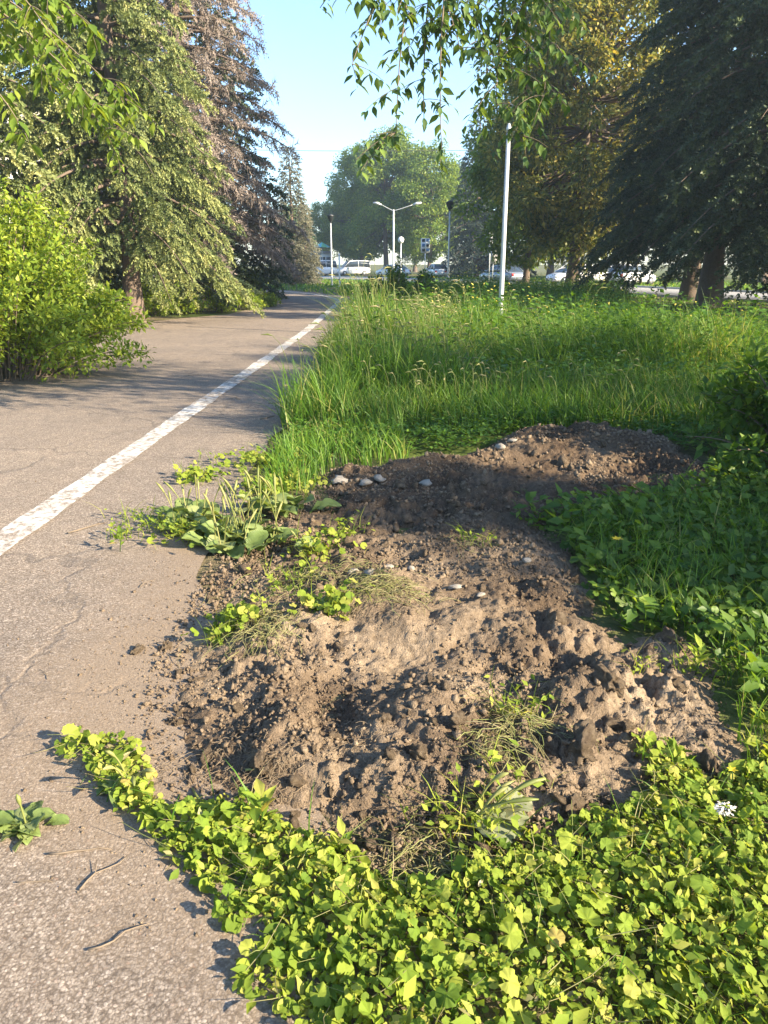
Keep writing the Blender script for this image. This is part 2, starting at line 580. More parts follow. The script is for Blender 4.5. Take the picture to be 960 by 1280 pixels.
def box(g, x0, x1, y0, y1, z0, z1, r=None):
    V = [(x, y, z) for z in (z0, z1) for y in (y0, y1) for x in (x0, x1)]
    Q = [(0, 2, 3, 1), (4, 5, 7, 6), (0, 1, 5, 4), (2, 6, 7, 3), (0, 4, 6, 2), (1, 3, 7, 5)]
    T = []
    for a, b, c, d in Q:
        T += [(a, b, c), (a, c, d)]
    return g.add(V, T, r)

def bez(p0, p1, p2, n=8):
    t = np.linspace(0, 1, n)[:, None]
    return (1 - t) ** 2 * np.array(p0) + 2 * t * (1 - t) * np.array(p1) + t * t * np.array(p2)

def rot_noise(n, s):
    return rng.normal(0, s, (n, 3))

# leaf templates: x = width, y = length, z = normal
L_SIMPLE = (np.array([(0, 0, 0), (.26, .42, .06), (0, 1, -.06), (-.26, .42, .06)], float), np.array([(0, 1, 2), (0, 2, 3)]))
L_POINT = (np.array([(0, 0, 0), (.17, .22, .05), (.24, .48, .07), (.13, .76, .02), (0, 1.05, -.10), (-.13, .76, .02), (-.24, .48, .07), (-.17, .22, .05), (0, .48, 0)], float),
           np.array([(0, 1, 8), (1, 2, 8), (2, 3, 8), (3, 4, 8), (4, 5, 8), (5, 6, 8), (6, 7, 8), (7, 0, 8)]))

def ivy_template(seed, lobes=7, rings=2, k=14, amp=.065):
    r_ = np.random.default_rng(seed)
    a = np.linspace(-math.pi * .90, math.pi * .90, k) + math.pi / 2
    sc = 1 + amp * np.sin(np.linspace(0, lobes * 2 * math.pi, k)) + r_.normal(0, .04, k)
    rad = .5 * sc * (0.90 + .12 * np.cos(a - math.pi / 2))
    V = [(0, 0, 0)]
    cup = r_.uniform(-.12, .16)
    fold = r_.uniform(.02, .14)
    for j in range(1, rings + 1):
        f = j / rings
        for i in range(k):
            x = math.cos(a[i]) * rad[i] * f * 1.08
            y = math.sin(a[i]) * rad[i] * f
            z = cup * f * f + fold * abs(x) + .06 * math.sin(a[i] * 4 + seed) * f + r_.normal(0, .025) * f
            V.append((x, y, z))
    T = []
    for i in range(k - 1):
        T.append((0, 1 + i, 2 + i))
        for j in range(1, rings):
            p, q = 1 + (j - 1) * k + i, 1 + j * k + i
            T += [(p, q, q + 1), (p, q + 1, p + 1)]
    return np.array(V), np.array(T)

IVY_HI = [ivy_template(i, 9, 2, 28, .055) for i in range(6)]
IVY_LO = [ivy_template(20 + i, 4, 1, 13, .02) for i in range(5)]

# ================================================================== STRUCTURE
# ground sheet: flat park ground out to the horizon
g = Geo()
xs = np.concatenate([[-600, -200, -80], np.linspace(-40, 40, 41), [80, 200, 600]])
ys = np.concatenate([[-300, -60], np.linspace(-10, 90, 51), [140, 300, 900]])
X, Y = np.meshgrid(xs, ys)
Z = -.012 + 0 * X
nx, ny = len(xs), len(ys)
idx = np.arange(nx * ny).reshape(ny, nx)
Q = np.stack([idx[:-1, :-1], idx[:-1, 1:], idx[1:, 1:], idx[1:, :-1]], -1).reshape(-1, 4)
ground = link('ground', mesh_np('ground', np.stack([X, Y, Z], -1).reshape(-1, 3), Q, smooth=True), 'ground')
tag(ground, 'flat park ground of bare earth and thin turf', 'ground', kind='structure')

# dug soil outline (pixels on the photograph -> ground)
SOIL = poly_px([(205, 985), (178, 905), (190, 820), (230, 770), (262, 700), (320, 655), (385, 628), (398, 598), (420, 585), (470, 585), (560, 580), (615, 560),
                (640, 548), (720, 542), (850, 566), (893, 592), (872, 615), (800, 628), (740, 645), (690, 657), (718, 700), (742, 765), (785, 795),
                (868, 800), (905, 850), (915, 950), (850, 985), (780, 1020), (720, 1065), (620, 1090), (485, 1115), (430, 1085), (330, 1045), (250, 1015)])

# path strip (follows straight ahead then bends left)
def path_c(y):
    y = np.asarray(y, float)
    b = np.clip(y - 33, 0, None)
    return -.0185 * b ** 2
PY = np.concatenate([np.linspace(-3, 0, 7), np.linspace(.1, 14, 140), np.linspace(14.4, 56, 105)])
nxp = 60
rows = []
for y in PY:
    off = path_c(y)
    if y < 6:
        xr = -1.02 + .95 * max(0, min(1, (3.8 - y) / 2.2))
    else:
        xr = -1.04
    xr += .05 * math.sin(y * 1.7) + .04 * math.sin(y * 4.1) + off
    xl = -5.0 + .12 * math.sin(y * .9) + off
    if y < 26:
        xl -= 2.6 * (1 if y < 20 else math.cos((y - 20) / 6 * math.pi / 2))
    rows.append(np.stack([np.linspace(xl, xr, nxp), np.full(nxp, y), np.zeros(nxp)], -1))
P = np.array(rows)
px_, py_ = P[:, :, 0], P[:, :, 1]
sd = sdf(SOIL, px_, py_)
dirt = np.clip(.98 - sd / 1.05 + .30 * fbm(px_, py_, 2.2, 3, 91), 0, 1) * (py_ < 7) 
left = P[:, :1, 0]
dirt = np.maximum(dirt, np.clip(.95 - (px_ - left) / 1.1, 0, 1))
dirt = np.maximum(dirt, .42 * np.clip(1 - (P[:, -1:, 0] - px_) / .3, 0, 1))
dirt = np.maximum(dirt, .30 * ((py_ > 11) & (px_ < -2.6)))
P[:, :, 2] = .004 * fbm(px_, py_, 1.3, 3)
idx = np.arange(P.shape[0] * nxp).reshape(P.shape[0], nxp)
Q = np.stack([idx[:-1, :-1], idx[:-1, 1:], idx[1:, 1:], idx[1:, :-1]], -1).reshape(-1, 4)
path = link('asphalt_path', mesh_np('asphalt_path', P.reshape(-1, 3), Q, smooth=True, vattr={'dirt': dirt.ravel()}), 'asphalt')
tag(path, 'worn asphalt path with a white lane line and dirt along its edges', 'path', kind='structure')
# lane line
LY = np.concatenate([np.linspace(-2, 30, 161), np.linspace(30.3, 55.8, 90)])
lx = np.interp(LY, [-2, 4.3, 8.4, 12.5, 19.5, 30, 56], [-2.32, -2.30, -2.2, -2.08, -1.93, -1.93, -2.0]) + path_c(LY)
dirv = np.gradient(np.stack([lx, LY], -1), axis=0)
nrm = norm(np.stack([dirv[:, 1], -dirv[:, 0]], -1))
wv = .105 + .006 * np.sin(LY * 3) + rng.normal(0, .008, len(LY))
A = np.stack([lx, LY], -1) - nrm * wv[:, None]
B = np.stack([lx, LY], -1) + nrm * wv[:, None]
V = np.zeros((len(LY), 2, 3))
V[:, 0, :2] = A
V[:, 1, :2] = B
V[:, :, 2] = .0085
idx = np.arange(len(LY) * 2).reshape(-1, 2)
Q = np.stack([idx[:-1, 0], idx[:-1, 1], idx[1:, 1], idx[1:, 0]], -1)
link('lane_line', mesh_np('lane_line', V.reshape(-1, 3), Q), 'line', path)

# far road: curves from the right foreground to the far left
rc = np.array([(60, 8), (32, 22), (21, 33), (16.5, 46), (12, 60), (4.5, 76), (-8, 94), (-30, 106), (-75, 114)], float)
tt = np.linspace(0, len(rc) - 1, 120)
cx = np.interp(tt, range(len(rc)), rc[:, 0])
cy = np.interp(tt, range(len(rc)), rc[:, 1])
for _ in range(30):
    cx[1:-1] = (cx[:-2] + cx[1:-1] * 2 + cx[2:]) / 4
    cy[1:-1] = (cy[:-2] + cy[1:-1] * 2 + cy[2:]) / 4
rd = norm(np.stack([np.gradient(cx), np.gradient(cy)], -1))
rn = np.stack([rd[:, 1], -rd[:, 0]], -1)
ROADC = np.stack([cx, cy], -1)

def strip(name, off0, off1, z0, z1, mat, parent=None):
    a = ROADC + rn * off0
    b = ROADC + rn * off1
    n = len(a)
    V = np.zeros((n, 4, 3))
    V[:, 0, :2] = a
    V[:, 1, :2] = a
    V[:, 2, :2] = b
    V[:, 3, :2] = b
    V[:, 0, 2] = V[:, 3, 2] = z0
    V[:, 1, 2] = V[:, 2, 2] = z1
    idx = np.arange(n * 4).reshape(n, 4)
    Q = []
    for k in range(3):
        Q.append(np.stack([idx[:-1, k], idx[:-1, k + 1], idx[1:, k + 1], idx[1:, k]], -1))
    return link(name, mesh_np(name, V.reshape(-1, 3), np.concatenate(Q)), mat, parent)
road = strip('road', -4.2, 4.2, -.02, .0, 'road')
tag(road, 'pale asphalt road curving behind the trees with parked cars', 'road', kind='structure')
strip('kerb', 4.2, 4.36, -.02, .11, 'kerb', road)
strip('kerb', -4.36, -4.2, -.02, .11, 'kerb', road)

# ------------------------------------------------------------------ dug soil
# bumps: (px, py, height, radius_x, radius_y)
BUMPS = [(500, 585, .26, .75, .45), (440, 590, .12, .35, .35), (720, 560, .40, .85, .55), (660, 575, .14, .3, .3), (850, 580, .16, .5, .5),
         (650, 615, -.10, .40, .35), (860, 600, -.10, .5, .3), (620, 720, .10, .5, .4), (690, 700, .10, .35, .4),
         (350, 800, .14, .38, .25), (270, 850, .16, .30, .24), (600, 800, .14, .55, .28), (440, 790, .08, .3, .2),
         (250, 930, .12, .26, .18), (350, 950, .13, .26, .17), (530, 900, .22, .32, .22), (480, 980, .16, .26, .16), (620, 960, .12, .26, .16),
         (740, 900, .17, .25, .25), (690, 870, .08, .2, .2), (830, 880, .14, .3, .25), (560, 1010, .10, .3, .15), (700, 1010, .10, .2, .16),
         (650, 840, -.08, .16, .12), (430, 890, -.08, .20, .14), (770, 780, -.16, .22, .26), (830, 800, .14, .16, .16), (660, 900, -.08, .14, .12), (400, 740, .10, .25, .22), (480, 750, .14, .2, .2),
         (230, 720, -.04, .2, .3)]
BW = [(*at(bx, by), h, rx, ry) for bx, by, h, rx, ry in BUMPS]

_wr = np.random.default_rng(99).random((128, 128, 3))

def lumps(x, y, s, seed=0):
    """rounded, separately raised lumps of 1/s metre"""
    x = x * s + seed * 5.7
    y = y * s + seed * 3.1
    xi, yi = np.floor(x).astype(int), np.floor(y).astype(int)
    best = np.full(np.shape(x), -9.)
    for a in (-1, 0, 1):
        for b in (-1, 0, 1):
            c = _wr[(xi + a) % 128, (yi + b) % 128]
            d2 = (x - xi - a - c[..., 0]) ** 2 + (y - yi - b - c[..., 1]) ** 2
            rr = .35 + .55 * c[..., 2]
            best = np.maximum(best, rr * np.sqrt(np.clip(1 - d2 / rr ** 2, 0, 1)))
    return best

def soil_h(x, y):
    s = sdf(SOIL, x, y) - .15 + .10 * fbm(x, y, 3.0, 3, 3)
    m = np.clip(-s / (.42 + .35 * np.clip(.4 - x, 0, 1)), 0, 1)
    m = m * m * (3 - 2 * m)
    h = np.zeros_like(x) + .035
    for bx, by, hh, rx, ry in BW:
        h = h + (.42 - .16 * np.clip(.5 - x, 0, 1)) * hh * np.exp(-(((x - bx) / rx) ** 2 + ((y - by) / ry) ** 2) * 1.3)
    wx = x + .12 * fbm(x, y, 4, 2, 31)
    wy = y + .12 * fbm(x, y, 4, 2, 37)
    bil = np.abs(fbm(wx, wy, 3.2, 3, 7))
    h = h + .06 * fbm(wx, wy, 2.2, 3, 1) + .085 * (bil - .2)
    b2 = np.abs(fbm(wx, wy, 9.0, 3, 13))
    rough = .18 + .8 * np.clip(vnoise(x * 1.7, y * 1.7, 41) * 2.6 - .75, 0, 1)
    h = h + rough * (.06 * (b2 - .2) + .030 * fbm(x, y, 22, 4, 17, .7) + .042 * lumps(wx, wy, 6.5, 1) * (.6 + .8 * vnoise(x * 30, y * 30, 71)) + .026 * lumps(wx, wy, 17, 2) + .016 * lumps(x, y, 38, 3) + .008 * lumps(x, y, 80, 4) - .05)
    return m * h + (1 - m) * (-.035) + .012 * m * fbm(x, y, 60, 2, 23, .7)

ny, nx = 540, 430
yy = 1.45 + (8.6 - 1.45) * (np.linspace(0, 1, ny) ** 1.55)
xx = np.linspace(-1.6, 3.3, nx)
X, Y = np.meshgrid(xx, yy)
Z = soil_h(X, Y)
damp_shade = np.clip((Y - 3.7) / 1.4, 0, 1) * np.clip(.9 + .7 * fbm(X, Y, 1.4, 3, 51), 0, 1)  # rear of the heap darkened: its shade is painted into the soil colour
damp_shade = np.maximum(damp_shade, np.clip(2.2 * fbm(X, Y, 1.9, 4, 57) + .15, 0, 1) * .6)  # plus damp patches scattered at random
idx = np.arange(nx * ny).reshape(ny, nx)
Q = np.stack([idx[:-1, :-1], idx[:-1, 1:], idx[1:, 1:], idx[1:, :-1]], -1).reshape(-1, 4)
keep = (Z.ravel()[Q] > -.034).any(1)
Q = Q[keep]
used = np.unique(Q)
remap = -np.ones(nx * ny, int)
remap[used] = np.arange(len(used))
soil = link('dug_soil', mesh_np('dug_soil', np.stack([X, Y, Z], -1).reshape(-1, 3)[used], remap[Q], smooth=True, vattr={'damp_shade': damp_shade.ravel()[used]}), 'soil')
tag(soil, 'heap of freshly dug brown soil with clods and hollows beside the path', 'soil', kind='structure')

# clods (parts of the heap)
def clod_mesh(seed, sub=2, amp=.28):
    bm = bmesh.new()
    bmesh.ops.create_icosphere(bm, subdivisions=sub, radius=1)
    r_ = np.random.default_rng(seed)
    dirs = norm(r_.normal(0, 1, (9, 3)))
    amps = r_.normal(0, amp, 9)
    from mathutils import noise as mn
    o_ = Vector((seed * 7.3, seed * 1.7, seed * 3.9))
    for v in bm.verts:
        p = np.array(v.co)
        f = 1 + sum(a * max(0, d @ p) ** 2 for a, d in zip(amps, dirs)) + r_.normal(0, .05)
        f += .55 * mn.fractal(v.co * 1.7 + o_, .8, 2.1, 4) - .25 * mn.voronoi(v.co * 2.2 + o_)[0][0]
        v.co = v.co * max(.45, f)
        v.co.z *= .72
    me = bpy.data.meshes.new('clod')
    bm.to_mesh(me)
    bm.free()
    me.polygons.foreach_set('use_smooth', np.ones(len(me.polygons), bool))
    return me
CLOD = [clod_mesh(i, 2) for i in range(7)]
CLOD_BIG = [clod_mesh(50 + i, 4, .3) for i in range(4)]
for me in CLOD + CLOD_BIG:
    me.materials.append(M['clod'])

SXG, SYG, SZG = xx.copy(), yy.copy(), Z.copy()

def shv(x, y):
    """soil or ground height looked up in the heap's grid"""
    x = np.asarray(x, float)
    y = np.asarray(y, float)
    i = np.clip(np.searchsorted(SYG, y), 0, len(SYG) - 1)
    j = np.clip(np.round((x - SXG[0]) / (SXG[1] - SXG[0])).astype(int), 0, len(SXG) - 1)
    ok = (x > SXG[0]) & (x < SXG[-1]) & (y > SYG[0]) & (y < SYG[-1])
    return np.where(ok, np.maximum(SZG[i, j], 0), 0)

def sh(x, y):
    return float(shv(x, y))
bigs = [(845, 795, .13), (420, 912, .055), (730, 935, .10), (892, 940, .075), (760, 870, .09), (690, 930, .06), (540, 870, .05), (395, 1145, .035), (610, 985, .06), (520, 950, .07), (570, 915, .06), (780, 900, .07),
        (655, 855, .045), (840, 860, .07), (240, 830, .05), (300, 905, .05), (330, 950, .06), (480, 905, .05), (205, 790, .06), (165, 795, .05), (720, 985, .07), (650, 1030, .05), (755, 715, .05), (500, 600, .09), (715, 712, .06), (560, 1000, .055), (215, 880, .05)]
for i, (bx, by, s) in enumerate(bigs):
    x, y = at(bx, by, .08)
    z = max(0, sh(x, y))
    s *= .58
    link('clod', CLOD_BIG[i % 4], None, soil, (x, y, z + s * .05), tuple(rng.uniform(0, 6, 3)), s)
cnt = 0
while cnt < 230:
    x, y = rng.uniform(-1.3, 3.0), 1.7 + 6.3 * rng.random() ** 1.7
    if sdf(SOIL, np.array([x]), np.array([y]))[0] > -.04:
        continue
    z = sh(x, y)
    s = float(np.clip(rng.lognormal(-4.25, .4), .009, .036)) * (1 + .10 * y)
    link('clod', CLOD[cnt % 7], None, soil, (x, y, max(z, 0) + s * .3), tuple(rng.uniform(0, 6, 3)), (s, s * rng.uniform(.7, 1.1), s * rng.uniform(.6, .95)))
    cnt += 1
# crumbs: too many to count
IV = np.array([(1, 0, 0), (-1, 0, 0), (0, 1, 0), (0, -1, 0), (0, 0, 1), (0, 0, -1)], float) * (1 + rng.normal(0, .2, (6, 1)))
IT = np.array([(0, 2, 4), (2, 1, 4), (1, 3, 4), (3, 0, 4), (2, 0, 5), (1, 2, 5), (3, 1, 5), (0, 3, 5)])
n = 125000
cx_ = rng.uniform(-1.7, 3.0, n)
cy_ = 1.5 + 6.6 * rng.random(n) ** 1.8
s0 = sdf(SOIL, cx_, cy_)
k = (s0 < 0) | ((s0 < .45) & (rng.random(n) < .30 * np.exp(-s0 / .22)) & (cx_ < .0)) 
k &= (rng.random(n) < np.clip(-.25 + 1.7 * vnoise(cx_ * 2.5, cy_ * 2.5, 77), .10, 1))
cx_, cy_ = cx_[k], cy_[k]
cz_ = np.maximum(soil_h(cx_, cy_), 0)
sz = np.clip(rng.lognormal(-5.5, .55, len(cx_)), .0015, .016) * np.where(sdf(SOIL, cx_, cy_) > 0, .6, 1) * (1 + .14 * cy_)
mats = frames(rng.normal(0, 1, (len(cx_), 3)), rng.normal(0, 1, (len(cx_), 3)), sz[:, None] * rng.uniform(.35, 1.25, (len(cx_), 3)))
cr = Geo().inst(IV, IT, np.stack([cx_, cy_, cz_ + sz * .25], -1), mats)
tag(link('crumbs', cr.mesh('crumbs', False), 'clod', soil), kind='stuff')

# pale stones lying on the soil (each can be picked up)
def stones(spots, label, group):
    for i, (bx, by, s) in enumerate(spots):
        x, y = at(bx, by, .15)
        z = max(0, sh(x, y))
        o = link('stone', STONE[i % 4], None, None, (x, y, z + s * .35), (rng.uniform(-.3, .3), rng.uniform(-.3, .3), rng.uniform(0, 6)), (s, s * .8, s * .6))
        tag(o, label, 'stone', group)
STONE = [clod_mesh(90 + i, 2, .2) for i in range(4)]
for me in STONE:
    me.materials.append(M['stone'])
stones([(425, 582, .075)], 'flat pale stone at the grassy edge of the dug soil', None)
stones([(568, 722, .04), (515, 690, .025), (485, 705, .03), (530, 702, .022), (440, 700, .035), (462, 712, .03), (600, 735, .02), (660, 690, .03)], 'small pale rounded stone half sunk in the shaded dug soil', 'small pale stones in the soil')
stones([(640, 548, .05), (627, 556, .055)], 'pale angular stone below the tall grass behind the dug soil', 'angular stones by the grass')
stones([(455, 585, .06), (475, 583, .05), (530, 588, .05)], 'grey rubble piece on the rear mound of dug soil', 'rubble on the rear mound')

# fine roots and dry grass tangles on the clods (cannot be counted)
def hair(n, cxy, spread, length, up=.02, curl=.6, w=.0016):
    g = Geo()
    for _ in range(n):
        x, y = cxy[0] + rng.normal(0, spread), cxy[1] + rng.normal(0, spread * .8)
        z = max(0, sh(x, y)) + up * rng.random()
        a = rng.uniform(0, 6.28)
        p = [np.array([x, y, z])]
        L = length * rng.uniform(.4, 1.2)
        dz = rng.uniform(-.1, .6)
        for s in range(4):
            a += rng.normal(0, curl)
            dz -= .3
            q = p[-1] + np.array([math.cos(a), math.sin(a), dz]) * L / 4
            q[2] = max(q[2], max(0, sh(q[0], q[1])) + .002)
            p.append(q)
        tube(g, p, [w, w, w, w * .8, w * .4], 3, rng.random(), cap=False)
    return g
roots = Geo()
for (bx, by), n_ in {(845, 790): 140, (330, 945): 170, (250, 920): 120, (480, 765): 130, (430, 910): 60, (620, 900): 60, (560, 980): 60, (890, 940): 60, (740, 960): 60}.items():
    c = at(bx, by, .12)
    hg = hair(n_, c, .07 if by > 900 else .10, .075, w=.0009)
    roots.V += [v for v in hg.V]
    roots.T += [t + roots.n for t in hg.T]
    roots.r += hg.r
    roots.n += hg.n
tag(link('roots', roots.mesh('roots'), 'root', soil), kind='stuff')

hayg = Geo()
for (bx, by, sp, n_) in [(400, 720, .16, 260), (480, 750, .10, 260), (330, 790, .09, 160), (650, 900, .07, 160), (620, 940, .06, 90), (310, 770, .08, 130), (560, 1075, .08, 120), (520, 1040, .07, 60), (860, 500, .25, 120), (780, 720, .1, 20), (580, 680, .08, 30), (880, 1180, .12, 110)]:
    c = at(bx, by, .08)
    hg = hair(n_, c, sp, .15, .05, .6, .0015)
    hayg.V += hg.V
    hayg.T += [t + hayg.n for t in hg.T]
    hayg.r += hg.r
    hayg.n += hg.n
tag(link('dry_grass', hayg.mesh('dry_grass'), 'hay'), 'tangled wisps of dry grass lying on the dug soil', 'dry grass', kind='stuff')

# ================================================================== GRASS
def blades(g, x, y, h, w, lean, ldir, base=None, lev=3, r=None):
    n = len(x)
    if n == 0:
        return
    z0 = np.zeros(n) if base is None else base
    ts = [0, .4, .75, 1.0] if lev == 3 else [0, .55, 1.0]
    wd = [1, .85, .5, 0] if lev == 3 else [1, .7, 0]
    a = rng.uniform(0, np.pi, n)
    sx, sy = np.cos(a) * w / 2, np.sin(a) * w / 2
    dx, dy = np.cos(ldir) * lean, np.sin(ldir) * lean
    V = []
    for t, k in zip(ts, wd):
        px = x + dx * h * t ** 2
        py = y + dy * h * t ** 2
        pz = z0 + h * (t - .35 * lean * t ** 2)
        if k > 0:
            V.append(np.stack([px - sx * k, py - sy * k, pz], -1))
            V.append(np.stack([px + sx * k, py + sy * k, pz], -1))
        else:
            V.append(np.stack([px, py, pz], -1))
    V = np.stack(V, 1)
    m = V.shape[1]
    T = []
    for i in range(lev - 1):
        T += [(2 * i, 2 * i + 1, 2 * i + 3), (2 * i, 2 * i + 3, 2 * i + 2)]
    T.append((2 * lev - 2, 2 * lev - 1, 2 * lev))
    T = np.array(T)
    TT = T[None] + (np.arange(n) * m)[:, None, None]
    rr = rng.random(n) if r is None else r
    g.add(V.reshape(-1, 3), TT.reshape(-1, 3), np.repeat(rr, len(T)))

def scatter(n, x0, x1, y0, y1, ok, p=1.0):
    x = rng.uniform(x0, x1, n)
    y = y0 + (y1 - y0) * rng.random(n) ** p
    k = ok(x, y)
    return x[k], y[k]

def edge_x(y):
    return -1.02 + .08 * np.sin(y * 1.3) + .05 * np.sin(y * 3.7) + path_c(y)

def on_road(x, y, pad=4.4):
    d = np.full(np.shape(x), 1e9)
    for i in range(0, len(ROADC), 2):
        d = np.minimum(d, np.hypot(x - ROADC[i, 0], y - ROADC[i, 1]))
    return d < pad

RIGHT_BARE = lambda x, y: (x > .27 * y + 1.0) & (y > 14)

# tall grass beside the path and behind the heap
def zone_h(x, y):
    h = .74 + .34 * fbm(x, y, .35, 3, 61)
    h = h + .40 * np.exp(-((x + .0) / .9) ** 2) * (y > 8.2) * (y < 15)
    h = np.where((x < .6) & (y > 15), np.minimum(h, .55), h)
    h = h * np.where(y > 9, .40 + 1.25 * vnoise(x * 1.1, y * 1.1, 68), 1)
    h = np.where((x > .9) & (y < 9.6), .48 + .25 * vnoise(x, y, 4), h)
    h = np.where((y < 8.4) & (x > -.3), np.minimum(h, .52), h)
    h = np.where((y < 7.2) & (x < .2), .20 + .14 * vnoise(x * 2, y * 2, 9), h)
    h = np.where((x > 2.6) & (y > 9.5) & (y < 15), np.maximum(h, .74), h)
    h = h * np.where(y > 8, np.clip(.30 + (x - edge_x(y)) / 1.1, .3, 1), 1)
    return np.maximum(h, .10)

gr = Geo()
okn = lambda x, y: (x > edge_x(y) + .05) & (sdf(SOIL, x, y) > .0) & ~((y < 7.9) & (x > .2) & (y < 7.4)) & ((y > 5.2) | (x < -.4))
x, y = scatter(52000, -1.1, 6.4, 5.2, 15, okn, .9)
h = zone_h(x, y) * rng.uniform(.55, 1.2, len(x))
blades(gr, x, y, h, .006 + .004 * rng.random(len(x)) + .0004 * y, rng.uniform(.15, .9, len(x)) * np.where((y > 9) & (x < -.5), .45, 1), rng.normal(2.2, 1.5, len(x)), shv(x, y))
okf = lambda x, y: (x > edge_x(y) + .35) & ~RIGHT_BARE(x, y) & ~on_road(x, y)
x, y = scatter(34000, -2.5, 15, 15, 46, okf, 1.3)
h = zone_h(x, y) * rng.uniform(.6, 1.15, len(x))
blades(gr, x, y, h, .016 + .0007 * y, rng.uniform(.1, .7, len(x)), rng.uniform(0, 6.28, len(x)), None, 2)
tag(link('tall_grass', gr.mesh('tall_grass'), 'grass'), 'tall green grass growing between the path and the road', 'grass', kind='stuff')

# seed heads arching over the grass by the path
sg = Geo()
x, y = scatter(1000, -1.0, 3.0, 7.7, 17, lambda x, y: (x > edge_x(y)) & (sdf(SOIL, x, y) > .1) & ((x < 1.3) | (rng.random(len(x)) < .2)))
for xi, yi in zip(x, y):
    hh = zone_h(np.array([xi]), np.array([yi]))[0] * rng.uniform(.9, 1.3)
    a = rng.normal(2.8, 1.2)
    le = rng.uniform(.1, .32) * hh
    d = np.array([math.cos(a), math.sin(a), 0])
    pts = bez((xi, yi, 0), (xi, yi, hh), np.array([xi, yi, hh * .97]) + d * le, 7)
    r_ = rng.random()
    tube(sg, pts[2:6], [.0018 + .0001 * yi] * 4, 3, r_ * .5, cap=False)
    tube(sg, np.vstack([pts[5], (pts[5] + pts[6]) / 2 + (0, 0, .004), pts[6] + d * .03 - (0, 0, .01)]), [.003, .007 + .0003 * yi, .002], 4, r_, cap=False)
tag(link('grass_seed_heads', sg.mesh('grass_seed_heads'), 'seed'), 'pale arching seed heads above the tall grass beside the path', 'grass', kind='stuff')

# leafy weeds in the meadow: stems with leaves
wg = Geo()
def weed_stems(g, x, y, h, leaf, nl=9):
    n = len(x)
    for k in range(nl):
        t = rng.uniform(.15, 1, n)
        a = rng.uniform(0, 6.28, n)
        d = np.stack([np.cos(a), np.sin(a), rng.uniform(-.2, .7, n)], -1)
        nn = np.stack([-np.cos(a) * .4, -np.sin(a) * .4, np.ones(n)], -1) + rot_noise(n, .3)
        pos = np.stack([x + .03 * np.cos(a), y + .03 * np.sin(a), h * t], -1)
        g.inst(*L_SIMPLE, pos, frames(d, nn, leaf * rng.uniform(.6, 1.3, n)))
x, y = scatter(5200, -1, 7, 8.4, 16, lambda x, y: (x > edge_x(y) + .4) & (sdf(SOIL, x, y) > .15) & (rng.random(len(x)) < np.clip((x + .2) / 2, .15, 1)))
weed_stems(wg, x, y, zone_h(x, y) * rng.uniform(.5, 1.1, len(x)), .085, 9)
x, y = scatter(5200, -1.5, 14, 16, 44, okf, 1.2)
weed_stems(wg, x, y, zone_h(x, y) * rng.uniform(.6, 1.25, len(x)), .14, 6)
# tall rank weeds standing over the grass
x, y = scatter(1500, .9, 6.5, 10.2, 17, lambda x, y: (vnoise(x * .8, y * .8, 19) > .42) & ~RIGHT_BARE(x, y) & (np.hypot(x - 2.5, y - 15.5) > .8))
weed_stems(wg, x, y, rng.uniform(.7, 1.08, len(x)), .105, 11)
blades(wg, x, y, rng.uniform(.8, 1.2, len(x)), np.full(len(x), .012), rng.uniform(0, .25, len(x)), rng.uniform(0, 6.28, len(x)), None, 2)
# low leafy cover in front of the grass
x, y = scatter(9000, -.9, 4.4, 6.6, 9.4, lambda x, y: (sdf(SOIL, x, y) > .02) & (x > edge_x(y) + .1))
weed_stems(wg, x, y, .10 + .16 * rng.random(len(x)), .05, 3)
tag(link('meadow_weeds', wg.mesh('meadow_weeds'), 'weed'), 'leafy green weeds mixed through the tall grass', 'weeds', kind='stuff')

# small yellow blossoms across the far meadow
fg = Geo()
x, y = scatter(900, 0, 12, 13, 40, lambda x, y: okf(x, y) & (x > .06 * y))
hh = zone_h(x, y) * rng.uniform(.95, 1.35, len(x))
pos = np.stack([x, y, hh], -1)
fg.inst(*L_SIMPLE, pos, frames(rot_noise(len(x), 1) * (1, 1, .4), np.tile((0, -.5, 1.), (len(x), 1)), .045 + .0012 * y))
tag(link('yellow_blossoms', fg.mesh('yellow_blossoms'), 'petal_stuff'), 'tiny yellow blossoms scattered over the tall meadow', 'flowers', kind='stuff')

# short lawn beyond and under the right-hand trees
lg = Geo()
x, y = scatter(26000, 4, 34, 15, 62, lambda x, y: (RIGHT_BARE(x, y) | (y > 40)) & ~on_road(x, y) & (fbm(x, y, .5, 3, 83) > -.12), 1.2)
blades(lg, x, y, rng.uniform(.05, .16, len(x)), .03 + .001 * y, rng.uniform(.2, 1, len(x)), rng.uniform(0, 6.28, len(x)), None, 2)
x, y = scatter(16000, -16, 30, 44, 95, lambda x, y: ~on_road(x, y) & ((y > 56.5) | (x > edge_x(y) + .1) | (x < edge_x(y) - 4.1)), 1.2)
blades(lg, x, y, rng.uniform(.08, .3, len(x)), .05 + .001 * y, rng.uniform(.2, 1, len(x)), rng.uniform(0, 6.28, len(x)), None, 2)
x, y = scatter(9000, -16, -4, 9, 40, lambda x, y: (x < -5.2 + path_c(y) - np.where(y < 29, 2.7, 0)))
blades(lg, x, y, rng.uniform(.08, .35, len(x)), .02 + .0008 * y, rng.uniform(.2, 1, len(x)), rng.uniform(0, 6.28, len(x)), None, 2)
tag(link('short_lawn', lg.mesh('short_lawn'), 'grass'), 'thin short lawn under and beyond the trees', 'grass', kind='stuff')

